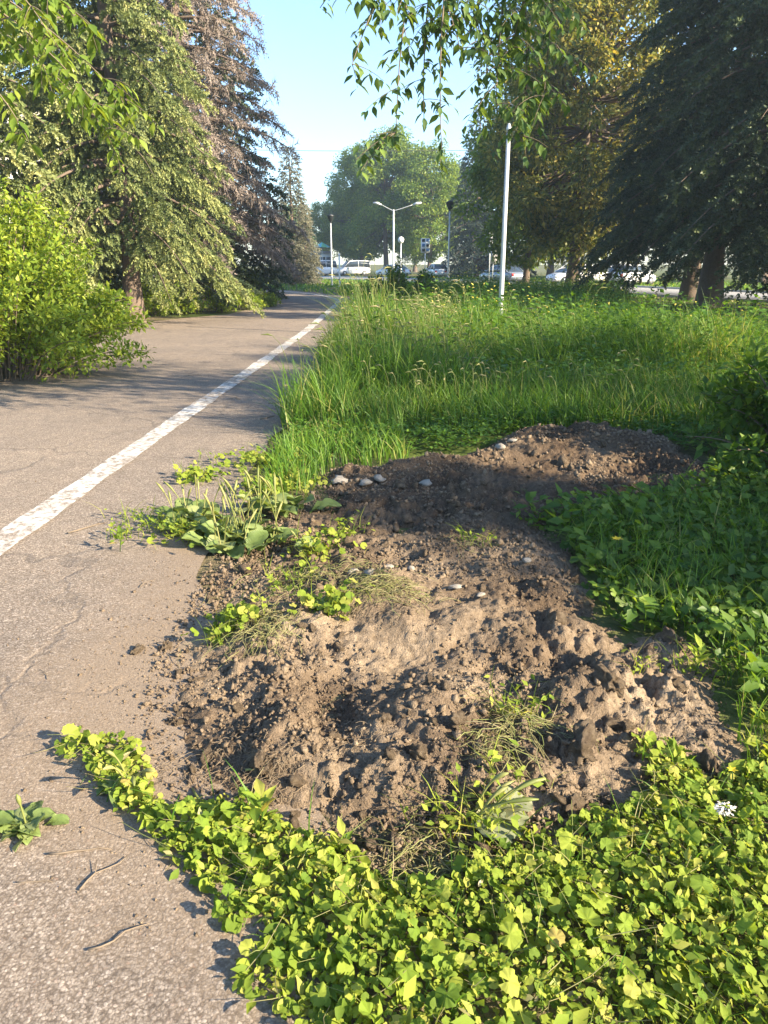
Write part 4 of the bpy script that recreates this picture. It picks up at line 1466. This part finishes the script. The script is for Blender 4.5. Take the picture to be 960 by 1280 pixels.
BRA = broad_parts(14, 4.4, 1.2, 42000, 21, .28, .3, 110)
BRB = broad_parts(18, 4.6, 1.2, 62000, 22, .27, .34, 200)
BRC = broad_parts(12, 3.8, 1.6, 30000, 23, .24, .22, 90)
for args in [
    (BRA, 'tall rounded green tree closing the view beyond the road', (.4, 118, 0), 0, 1.42, 'tree'),
    (BRC, 'green tree at the front of the rounded group beyond the road', (6.2, 112, 0), 1.0, 1.42, 'tree'),
    (BRA, 'green tree on the shadier flank of the group beyond the road', (-3.4, 124, 0), 2.0, 1.28, 'tree'),
    (BRC, 'small green tree behind the low grey spruce at the path bend', (-9.6, 126, 0), 2.5, .9, 'tree'),
    (BRC, 'dark leafy tree between the galvanised pole and the blue spruces', (8.8, 50, 0), .6, 1.05, 'tree'),
    (BRB, 'tall yellowing linden tree standing beside the road', (10.4, 44.5, 0), 1.7, 1.05, 'tree_gold'),
    (BRA, 'dark broad tree behind the parked white cars', (27, 86, 0), .7, 1.25, 'tree_dark'),
    (BRB, 'dark tall tree far behind the yellowing linden', (19, 92, 0), 2.7, 1.1, 'tree_dark'),
    (BRA, 'dark tree across the road behind the spruce row', (33, 70, 0), 3.7, 1.2, 'tree_dark'),
    (BRC, 'low green tree far down the road past the kiosk', (-17, 150, 0), 1.1, 1.0, 'tree'),
    (BRA, 'broad tree in the far row behind the blue spruces', (13, 132, 0), 4.4, 1.2, 'tree_dark'),
    (BRA, 'broad tree in the far row behind the rounded green tree', (-6, 160, 0), 5.1, 1.1, 'tree_dark'),
    (BRB, 'tall tree in the far row behind the white board sign', (6, 156, 0), 1.4, 1.1, 'tree_dark'),
    (BRA, 'dark tree closing the far end of the road past the cars', (42, 88, 0), .2, 1.3, 'tree_dark'),
    (BRC, 'slim leafy tree out of view, added to shade the dug soil', (8.9, .9, 0), .9, .43, 'tree'),  # unseen tree, placed and sized for the shade it casts on the heap
]:
    place_spruce(*args, 'broadleaf_tree')

# ---- shrubs
def shrub(name, label, loc, n, rx, ry, h, leaf, mat, seed, shoots=40, lean=.25, lv=14):
    global rng
    old = rng
    rng = np.random.default_rng(seed)
    t = thing(name, label, 'shrub', loc)
    gs, gc = Geo(), Geo()
    for s_ in range(shoots):
        a = rng.uniform(0, 6.28)
        q = math.sqrt(rng.random())
        b0 = np.array([rx * .35 * q * math.cos(a), ry * .35 * q * math.sin(a), 0])
        hh = h * (1 - .72 * q * q) * rng.uniform(.6, 1.12)
        tip = np.array([rx * q * math.cos(a) * 1.0, ry * q * math.sin(a), hh])
        mid = (b0 + tip) / 2 + (0, 0, .3 * hh)
        pts = bez(b0, mid, tip + (0, 0, -.08 * h * q), 9)
        tube(gs, pts, np.linspace(.012, .003, 9), 4, None, False)
        m = n // shoots
        tq = rng.uniform(.12, 1, m) ** .8
        base = np.stack([np.interp(tq, np.linspace(0, 1, 9), pts[:, k]) for k in range(3)], -1)
        off = rng.normal(0, 1, (m, 3))
        off = norm(off) * (rng.random((m, 1)) ** .6) * (.10 + .16 * h * .5 * (1.1 - tq[:, None]))
        pos = base + off
        pos[:, 2] = np.maximum(pos[:, 2], .02)
        d = norm(off) + rng.normal(0, .5, (m, 3)) + (0, 0, .25)
        nn = rng.normal(0, .45, (m, 3)) + (0, 0, 1)
        gc.inst(*L_SIMPLE, pos, frames(d, nn, leaf * rng.uniform(.6, 1.3, m)))
    link('stems', gs.mesh('stems'), 'twig', t)
    link('foliage', gc.mesh('foliage'), mat, t)
    rng = old
    return t
shrub('leafy_bush', 'large bright yellow green bush beside the path below the spruces', (-5.7, 11.5, 0), 42000, 2.3, 2.1, 2.7, .085, 'bush', 31, 170)
shrub('leafy_bush', 'bright bush tucked behind the large yellow green bush', (-8.4, 13.5, 0), 12000, 1.8, 1.6, 2.3, .10, 'bush', 32, 60)
shrub('dark_shrub', 'low dark shrub at the foot of the dying brown spruce', (-5.6, 33, 0), 5000, .9, .9, 1.5, .13, 'tree_dark', 33, 40)
shrub('dark_shrub', 'dark leafy shrub in the meadow below the double armed lamp', (.6, 29, 0), 9000, 2.0, 1.4, 1.6, .11, 'weed', 34, 50)
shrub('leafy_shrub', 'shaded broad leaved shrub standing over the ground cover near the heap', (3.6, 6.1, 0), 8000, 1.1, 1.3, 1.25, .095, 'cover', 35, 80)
WEEDS = [(-8.6, 24.0, 1.0, 'beside the thick spruce trunk on the bush side'), (-7.6, 25.2, 1.2, 'in front of the second spruce trunk'), (-6.7, 26.2, 1.0, 'between the sunlit spruce and the dying spruce'),
         (-5.9, 27.4, 1.3, 'tallest of the row on the dirt edge under the spruces'), (-5.2, 28.8, .9, 'just before the dying brown spruce'), (-4.9, 30.6, .7, 'low on the asphalt edge under the brown spruce'), (-8.0, 27.5, 1.1, 'in the shade behind the row under the spruces')]
for i, (x, y, hh, where) in enumerate(WEEDS):
    w_ = shrub('weed_clump', 'leafy weed clump ' + where, (x, y, 0), 2200, .95, .8, hh, .11, 'bush', 40 + i, 28)
    w_['group'] = 'weed clumps under the spruces'
    w_['category'] = 'weeds'

# ---- hanging boughs
def hang_tree(name, label, base, limb_pts, H, Rc, seed, strands, crown_n=9000, crown_c=None, leaf=.095, nobj=240, mat='hang'):
    """tree whose long limb carries drooping leafy strands over the path"""
    global rng
    old = rng
    rng = np.random.default_rng(seed)
    t = thing(name, label, 'tree', base)
    b = np.array(base)
    gt = Geo()
    tube(gt, bez((0, 0, 0), (.1, 0, H * .4), (0, .2, H * .85), 10), np.linspace(.22, .05, 10), 9, None, False)
    link('trunk', gt.mesh('trunk', True), 'bark', t)
    gl, gc = Geo(), Geo()
    for lp in limb_pts:
        L = np.array(lp) - b
        tube(gl, bez(L[0], L[1], L[2], 12), np.linspace(.07, .015, 12), 6, None, False)
    leafpos = []
    for (p0, p1, p2, nside, slen) in strands:
        pts = bez(np.array(p0) - b, np.array(p1) - b, np.array(p2) - b, 10)
        tube(gl, pts, np.linspace(.009, .003, 10), 4, None, False)
        subs = [(pts, 1.0)]
        for s_ in range(nside):
            k = rng.integers(1, 10)
            o_ = pts[k]
            a = rng.uniform(0, 6.28)
            l = slen * rng.uniform(.5, 1.2)
            e = o_ + np.array([math.cos(a) * l, math.sin(a) * l * .7, -l * rng.uniform(.2, .9)])
            m_ = (o_ + e) / 2 + (0, 0, .15 * l)
            sp = bez(o_, m_, e, 6)
            tube(gl, sp, np.linspace(.004, .0018, 6), 3, None, False)
            subs.append((sp, 1))
        for sp, _ in subs:
            ln = np.linalg.norm(sp[-1] - sp[0])
            m_ = max(4, int(ln / .032))
            for tq in np.linspace(.15, 1, m_):
                c = np.array([np.interp(tq, np.linspace(0, 1, len(sp)), sp[:, k]) for k in range(3)])
                a = rng.uniform(0, 6.28)
                d = np.array([math.cos(a), math.sin(a), -rng.uniform(.4, 1.6)])
                n_ = np.array([math.cos(a), math.sin(a), .8]) + rng.normal(0, .4, 3)
                leafpos.append((c + d * .012, d, n_, leaf * rng.uniform(.65, 1.2)))
    rng.shuffle(leafpos)
    me = mesh_np('pointed_leaf', *L_POINT, smooth=True)
    me.materials.append(M[mat + '_obj'])
    for i, (c, d, n_, s) in enumerate(leafpos[:nobj]):
        f = frames(np.array([d]), np.array([n_]), s)[0]
        o = link('leaf', me, None, t)
        o.matrix_local = Matrix([list(f[k]) + [c[k]] for k in range(3)] + [[0, 0, 0, 1]])
    rest = leafpos[nobj:]
    if rest:
        gc.inst(*L_POINT, np.array([q[0] for q in rest]), frames(np.array([q[1] for q in rest]), np.array([q[2] for q in rest]), np.array([q[3] for q in rest])))
    # crown round the trunk
    cc = np.array(crown_c) - b
    ncl = 70
    for c in range(ncl):
        q = norm(rng.normal(0, 1, (1, 3)))[0] * rng.random() ** .4
        p = cc + q * np.array([Rc, Rc, (H - cc[2])])
        tube(gl, bez((0, .1, max(1.2, p[2] * .6)), (p * .6 + (0, 0, p[2] * .3)), p, 5), np.linspace(.03, .006, 5), 4, None, False)
        n_ = crown_n // ncl
        v = norm(rng.normal(0, 1, (n_, 3))) * rng.random((n_, 1)) ** .5 * Rc * .30
        gc.inst(*L_SIMPLE, p + v, frames(rng.normal(0, 1, (n_, 3)) + (0, 0, -.7), rng.normal(0, .6, (n_, 3)) + (0, 0, 1), leaf * 1.25 * rng.uniform(.7, 1.3, n_)))
    link('limbs', gl.mesh('limbs', True), 'twig', t)
    o = link('crown', gc.mesh('crown', True), mat, t)
    tag(o, kind='stuff')
    rng = old
    return t

def P7(px, py, y=7.0):
    return tuple(at_y(px, py, y))
st = []
def strand(a, b, y, nside, sl, sag=.0):
    p0, p2 = np.array(at_y(*a, y)), np.array(at_y(*b, y + random.uniform(-.3, .3)))
    st.append((p0, (p0 + p2) / 2 + np.array([random.uniform(-.08, .08), 0, .12 + sag]), p2, nside, sl))
strand((520, -60), (495, 165), 7.0, 11, .32)
strand((545, -60), (530, 150), 7.1, 8, .3)
strand((480, -60), (400, 10), 6.9, 5, .22)
strand((500, -50), (440, 80), 6.9, 8, .25)
strand((540, -40), (575, 60), 7.2, 8, .3)
strand((560, -40), (552, 185), 7.0, 3, .2)
strand((560, -60), (610, 90), 7.2, 8, .3)
strand((640, -60), (620, 130), 7.3, 19, .35)
strand((650, -60), (655, 170), 7.6, 22, .35)
strand((700, -60), (680, 120), 7.5, 16, .35)
strand((690, -60), (640, 60), 7.0, 19, .35)
strand((600, -80), (560, 30), 7.0, 16, .3)
hang_tree('overhanging_tree', 'tree whose drooping leafy branches hang into the sky over the meadow', (7.4, 5.7, 0),
          [((7.4, 5.7, 3.2), (4.5, 6.6, 5.0), (.1, 7.0, 4.15)), ((7.4, 5.7, 3.6), (5.0, 7.2, 5.0), (1.3, 7.4, 4.2))], 8.0, 2.4, 71, st, 9000, (7.6, 5.7, 5.0), .10, 290)
st = []
def strand2(a, b, y, nside, sl):
    p0, p2 = np.array(at_y(*a, y)), np.array(at_y(*b, y + random.uniform(-.2, .2)))
    st.append((p0, (p0 + p2) / 2 + np.array([.1, 0, .15]), p2, nside, sl))
strand2((-90, -40), (120, 130), 6.6, 10, .2)
strand2((-60, -60), (60, 40), 6.5, 8, .2)
strand2((-80, 60), (30, 165), 6.4, 6, .16)
strand2((-60, -60), (110, 30), 7.4, 10, .3)
strand2((-60, -40), (150, 120), 8.2, 14, .4)
strand2((-60, 0), (130, 160), 8.4, 14, .4)
hang_tree('overhanging_tree', 'tree reaching pointed light green leaves across the sunlit spruce', (-8.6, 6.2, 0),
          [((-8.6, 6.2, 2.6), (-6.6, 6.4, 4.3), (-3.9, 6.6, 3.85)), ((-8.6, 6.2, 3.0), (-6.6, 7.6, 4.8), (-4.5, 8.2, 4.2))], 8.0, 2.2, 72, st, 7000, (-8.8, 6.0, 5.2), .13, 220, 'bright')

# ================================================================== POLES, SIGNS, WIRE
def pole(name, label, loc, h, r0, r1, mat='metal_pole', cat='lamp post', cap=True):
    t = thing(name, label, cat, loc)
    g = Geo()
    tube(g, [(0, 0, 0), (0, 0, .5), (0, 0, h * .5), (0, 0, h)], [r0 * 1.15, r0, (r0 + r1) / 2, r1], 12)
    link('post', mesh_np('post', np.concatenate(g.V), np.concatenate(g.T), smooth=True), mat, t)
    g = Geo()
    tube(g, [(0, 0, 0), (0, 0, .06)], r0 * 1.8, 12)
    link('base_collar', mesh_np('base_collar', np.concatenate(g.V), np.concatenate(g.T), smooth=True), mat, t)
    if cap:
        g = Geo()
        tube(g, [(0, 0, h), (0, 0, h + .05), (0, 0, h + .14)], [r1 * 1.3, r1 * 1.3, r1 * .5], 12)
        link('cap', mesh_np('cap', np.concatenate(g.V), np.concatenate(g.T), smooth=True), mat, t)
    return t
x = (624 - 480) / F * 24.0 * 1.0
pole('metal_pole', 'plain galvanised metal pole rising from the tall grass', (2.50, 17, 0), 4.12, .055, .042, cat='pole')

def lantern(label, loc, h):
    t = pole('street_lamp', label, loc, h, .07, .045, cat='street lamp', cap=False)
    g = Geo()
    tube(g, [(0, 0, h), (0, 0, h + .08), (0, 0, h + .14), (0, 0, h + .46), (0, 0, h + .50), (0, 0, h + .62)], [.05, .05, .14, .24, .28, .06], 10)
    link('lantern', mesh_np('lantern', np.concatenate(g.V), np.concatenate(g.T)), 'dark_metal', t)
    return t
lantern('slim park lamp with a dark lantern head before the blue spruce', (4.0, 50, 0), 4.6)
lantern('slim park lamp with lantern head beside the path bend', (-3.9, 60, 0), 4.4)
t = pole('street_lamp', 'pale street lamp with two outstretched arms above the meadow shrub', (.72, 62, 0), 5.45, .085, .06, 'metal_pole', 'street lamp', False)
for s_, ln in ((-1, .95), (1, 1.5)):
    g = Geo()
    tube(g, bez((0, 0, 5.35), (s_ * ln * .4, 0, 5.5), (s_ * ln, 0, 5.8), 7), .028, 6)
    a_ = link('arm', mesh_np('arm', np.concatenate(g.V), np.concatenate(g.T), smooth=True), 'metal_pole', t)
    g = Geo()
    tube(g, [(s_ * (ln - .05), 0, 5.78), (s_ * (ln + .25), 0, 5.87), (s_ * (ln + .6), 0, 5.92)], [.05, .11, .05], 8)
    link('lamp_head', mesh_np('lamp_head', np.concatenate(g.V), np.concatenate(g.T), smooth=True), 'metal_pole', a_)
t = pole('street_lamp', 'short post with a pale globe light between lamp and sign', (1.25, 60, 0), 3.0, .06, .05, 'metal_pole', 'street lamp', False)
g = Geo()
tube(g, [(0, 0, 3.0), (0, 0, 3.08), (0, 0, 3.28), (0, 0, 3.42), (0, 0, 3.46)], [.07, .19, .24, .14, .03], 10)
link('globe', mesh_np('globe', np.concatenate(g.V), np.concatenate(g.T), smooth=True), 'white_post', t)
pole('marker_post', 'plain white post standing by the path bend', (-3.1, 56, 0), 2.1, .06, .055, 'white_post', 'post')

def sign(label, loc, zc, w, h, face, rz=0.0, rows=0):
    t = thing('road_sign', label, 'sign', loc, rz)
    g = Geo()
    tube(g, [(0, .04, 0), (0, .04, zc + h * .5)], .035, 8)
    link('post', mesh_np('post', np.concatenate(g.V), np.concatenate(g.T), smooth=True), 'metal_pole', t)
    g = box(Geo(), -w / 2, w / 2, -.02, .0, zc - h / 2, zc + h / 2)
    p_ = link('panel', mesh_np('panel', np.concatenate(g.V), np.concatenate(g.T)), face, t)
    k = 0
    for i in range(rows):
        for j in range(2):
            g = box(Geo(), -w / 2 + .08 + j * w * .48, -w / 2 + .08 + j * w * .48 + w * .34, -.026, -.0205, zc - h / 2 + .09 + i * h / rows, zc - h / 2 + .09 + (i + .6) * h / rows)
            link('panel_mark', mesh_np('panel_mark', np.concatenate(g.V), np.concatenate(g.T)), 'blue_paint' if (i + j) % 2 else 'dark_metal', p_)
    return t
sign('white board sign with dark square marks beside the slim lamp', (2.85, 56, 0), 2.75, .62, .95, 'white_post', 0, 3)
sign('grey sign panel turned away beside the blue spruce', (7.6, 58, 0), 3.3, .35, .9, 'metal_pole', .5)
sign('lower grey sign panel by the parked grey car', (7.9, 58.6, 0), 2.0, .6, .9, 'kerb', -.4)

# overhead wire between two far poles (poles stand behind the trees)
w = thing('overhead_wire', 'thin wire strung across the sky between distant trees', 'wire', (0, 0, 0))
p0 = at_y(250, 186, 70)
p1 = at_y(780, 182, 80)
g = Geo()
tube(g, bez(p0, (p0 + p1) / 2 - (0, 0, .6), p1, 24), .022, 4)
link('cable', mesh_np('cable', np.concatenate(g.V), np.concatenate(g.T)), 'wire', w)
for p_ in (p0, p1):
    g = Geo()
    tube(g, [(p_[0], p_[1], 0), (p_[0], p_[1], p_[2] + .4)], [.14, .10], 8)
    link('support_mast', mesh_np('support_mast', np.concatenate(g.V), np.concatenate(g.T), smooth=True), 'metal_pole', w)

# ================================================================== CARS
def loft(stations, name):
    """stations: (x, [(y,z)...]) half sections, mirrored"""
    V, T = [], []
    m = len(stations[0][1])
    k = 2 * m
    for x_, sec in stations:
        full = [(x_, -a, b) for a, b in sec] + [(x_, a, b) for a, b in reversed(sec)]
        V += full
    n_ = len(stations)
    for i in range(n_ - 1):
        for j in range(k):
            a, b = i * k + j, i * k + (j + 1) % k
            T += [(a, b, b + k), (a, b + k, a + k)]
    for i in (0, n_ - 1):
        for j in range(1, k - 1):
            T.append((i * k, i * k + j + 1, i * k + j) if i == 0 else (i * k, i * k + j, i * k + j + 1))
    me = mesh_np(name, np.array(V), np.array(T), smooth=True)
    return me

def car(label, loc, rz, paint, kind='sedan', cat='car', name='parked_car'):
    t = thing(name, label, cat, loc, rz)
    if kind == 'sedan':
        L, W, belt, roof = 4.5, .88, .92, 1.45
        xs_ = [-2.25, -2.18, -1.7, -1.0, 0, .9, 1.5, 2.1, 2.25]
        tops = [.62, .86, .95, .95, .93, .92, .86, .72, .52]
        cab = [(-1.75, .95), (-1.05, 1.40), (-.3, 1.45), (.45, 1.38), (1.25, .90)]
    elif kind == 'hatch':
        L, W, belt, roof = 4.0, .86, .95, 1.5
        xs_ = [-2.0, -1.95, -1.6, -1.0, 0, .7, 1.3, 1.85, 2.0]
        tops = [.60, .98, 1.0, .98, .96, .95, .88, .72, .52]
        cab = [(-1.93, 1.0), (-1.55, 1.45), (-.4, 1.52), (.35, 1.44), (1.15, .93)]
    else:
        L, W, belt, roof = 4.6, .92, 1.12, 1.95
        xs_ = [-2.3, -2.28, -1.8, -1.0, 0, .8, 1.4, 2.1, 2.3]
        tops = [.70, 1.12, 1.13, 1.13, 1.12, 1.10, 1.05, .85, .6]
        cab = [(-2.27, 1.12), (-2.15, 1.90), (-.6, 1.96), (.6, 1.88), (1.45, 1.08)]
    sts = []
    for x_, z_ in zip(xs_, tops):
        e = abs(x_) / (L / 2)
        wv_ = W * (1 - .16 * e ** 4)
        sts.append((x_, [(wv_ * .9, .22 if e < .95 else .34), (wv_, .40), (wv_ * 1.0, z_ * .75), (wv_ * .96, z_ - .04), (wv_ * .84, z_)]))
    link('body', loft(sts, 'body'), paint, t)
    cs = []
    for x_, z_ in cab:
        zb = belt - .03
        f = (z_ - zb) / (roof - zb)
        tw = W * (.93 - .20 * f)
        cs.append((x_, [(W * .92, zb), ((W * .92 + tw) / 2, (zb + z_) / 2), (tw, max(z_ - .05, zb + .005)), (tw * .9, z_ + .005)]))
    link('windows', loft(cs, 'windows'), 'glass', t)
    # roof skin and pillars
    g = Geo()
    for i in range(1, len(cab) - 2):
        (x0_, z0_), (x1_, z1_) = cab[i], cab[i + 1]
        w0 = W * .74
        V = [(x0_, -w0, z0_ + .015), (x0_, w0, z0_ + .015), (x1_, w0, z1_ + .015), (x1_, -w0, z1_ + .015), (x0_, -w0 - .03, z0_ - .06), (x0_, w0 + .03, z0_ - .06), (x1_, w0 + .03, z1_ - .06), (x1_, -w0 - .03, z1_ - .06)]
        g.add(V, [(0, 2, 1), (0, 3, 2), (0, 4, 7), (0, 7, 3), (1, 2, 6), (1, 6, 5)])
    for s_ in (-1, 1):
        for (i, xf) in ((0, 0), (2, 0), (3, 0)):
            a_, b_ = (cab[0], cab[1]) if i == 0 else ((cab[2][0], belt - .03), cab[2]) if i == 2 else (cab[4], cab[3])
            wa = W * .935
            wb_ = W * .76
            tube(g, [(a_[0], s_ * wa, (belt - .03) if i == 2 else a_[1]), (b_[0], s_ * wb_, b_[1] - .02)], .035, 5)
    link('roof', mesh_np('roof', np.concatenate(g.V), np.concatenate(g.T)), paint, t)
    for sx in (-1, 1):
        for s_ in (-1, 1):
            wx = sx * L * .30
            wh = bpy.data.objects.new('wheel', None)
            COL.objects.link(wh)
            wh.parent = t
            wh.location = (wx, s_ * (W - .09), .31)
            g = Geo()
            tube(g, [(0, -.1, 0), (0, -.09, 0), (0, .09, 0), (0, .1, 0)], [.27, .31, .31, .27], 18)
            link('tyre', mesh_np('tyre', np.concatenate(g.V), np.concatenate(g.T)), 'tyre', wh)
            g = Geo()
            tube(g, [(0, -.106, 0), (0, .106, 0)], .19, 14)
            link('rim', mesh_np('rim', np.concatenate(g.V), np.concatenate(g.T)), 'rim', wh)
    for s_ in (-1, 1):
        g = box(Geo(), L / 2 - .14, L / 2 - .02, s_ * W * .62 - .14, s_ * W * .62 + .14, .50, .66)
        link('headlight', mesh_np('headlight', np.concatenate(g.V), np.concatenate(g.T)), 'lamp_lens', t)
        g = box(Geo(), -L / 2 - .012, -L / 2 + .1, s_ * W * .66 - .12, s_ * W * .66 + .12, .62, .82)
        link('tail_light', mesh_np('tail_light', np.concatenate(g.V), np.concatenate(g.T)), 'red_lens', t)
        g = box(Geo(), .75, .95, s_ * (W + .10) - .09, s_ * (W + .10) + .09, .92, 1.06)
        link('mirror', mesh_np('mirror', np.concatenate(g.V), np.concatenate(g.T)), paint, t)
    return t
car('grey sedan on the road behind the galvanised pole', (9.7, 66.0, 0), R(118), 'car_grey')
car('white hatchback parked beyond the linden trunk', (15.0, 64.0, 0), R(200), 'car_white', 'hatch')
car('white sedan parked beside the white hatchback', (17.8, 65.5, 0), R(30), 'car_white')
car('white estate car half hidden by the spruce boughs', (19.0, 61.5, 0), R(35), 'car_white', 'hatch')
car('white minivan parked past the bend of the path', (-4.3, 110.0, 0), R(200), 'car_white', 'van', 'van')
car('white van standing at the road behind the grey spruce', (-8.6, 107.0, 0), R(215), 'car_white', 'van', 'van')
car('white car seen through the meadow shrub', (1.1, 99.0, 0), R(140), 'car_white', 'sedan')
car('white car just behind the white board sign', (6.0, 92.0, 0), R(100), 'car_white', 'hatch')

# ================================================================== BUILDINGS
def building(name, label, loc, rz, L, D_, H, floors, cols, wall='render_wall'):
    t = thing(name, label, 'building', loc, rz)
    g = box(Geo(), -L / 2, L / 2, 0, D_, 0, H)
    link('wall', mesh_np('wall', np.concatenate(g.V), np.concatenate(g.T)), wall, t)
    g = box(Geo(), -L / 2 - .3, L / 2 + .3, -.3, D_ + .3, H + .003, H + .3)
    link('roof', mesh_np('roof', np.concatenate(g.V), np.concatenate(g.T)), 'roof', t)
    for f in range(floors):
        for c in range(cols):
            xw = -L / 2 + L * (c + .5) / cols
            zw = H / floors * (f + .38)
            hw, hh = .75, H / floors * .48
            g = box(Geo(), xw - hw, xw + hw, -.04, .05, zw, zw + hh)
            fr_ = link('window', mesh_np('window', np.concatenate(g.V), np.concatenate(g.T)), 'frame', t)
            for k in (0, 1):
                g = box(Geo(), xw - hw + .07 + k * hw, xw - .04 + k * hw, -.046, -.0405, zw + .08, zw + hh - .08)
                link('pane', mesh_np('pane', np.concatenate(g.V), np.concatenate(g.T)), 'glass', fr_)
    return t
building('apartment_block', 'pale rendered building glimpsed between the spruces and the bush', (-24, 36, 0), R(38), 24, 9, 9, 3, 7)
t = building('kiosk', 'small white kiosk beyond the bend of the path', (-9.6, 122, 0), R(10), 3.2, 3, 3.0, 1, 2, 'white_post')
t = thing('parasol', 'blue and green round parasol in front of the white kiosk', 'parasol', (-9.0, 118, 0))
g = Geo()
tube(g, [(0, 0, 0), (0, 0, 4.2)], .04, 6)
link('pole', mesh_np('pole', np.concatenate(g.V), np.concatenate(g.T)), 'white_post', t)
for k in range(8):
    a0, a1 = k / 8 * 6.283, (k + 1) / 8 * 6.283
    g = Geo().add([(0, 0, 4.5), (1.3 * math.cos(a0), 1.3 * math.sin(a0), 3.8), (1.3 * math.cos(a1), 1.3 * math.sin(a1), 3.8)], [(0, 1, 2)])
    link('canopy_panel', mesh_np('canopy_panel', np.concatenate(g.V), np.concatenate(g.T)), 'teal' if k % 2 else 'green_canvas', t)

# ================================================================== AIR
g = box(Geo(), -150, 150, -20, 190, -1.2, 34)
hz_o = link('haze', mesh_np('haze', np.concatenate(g.V), np.concatenate(g.T)), None)
m, nt, out = new_mat('summer_haze')
v_ = nt.nodes.new('ShaderNodeVolumePrincipled')
v_.inputs['Color'].default_value = (.72, .88, 1.0, 1)
v_.inputs['Density'].default_value = .0009
v_.inputs['Anisotropy'].default_value = .3
nt.links.new(v_.outputs[0], out.inputs['Volume'])
hz_o.data.materials.append(m)
tag(hz_o, 'thin bluish summer haze in the air over the park', 'haze', kind='stuff')
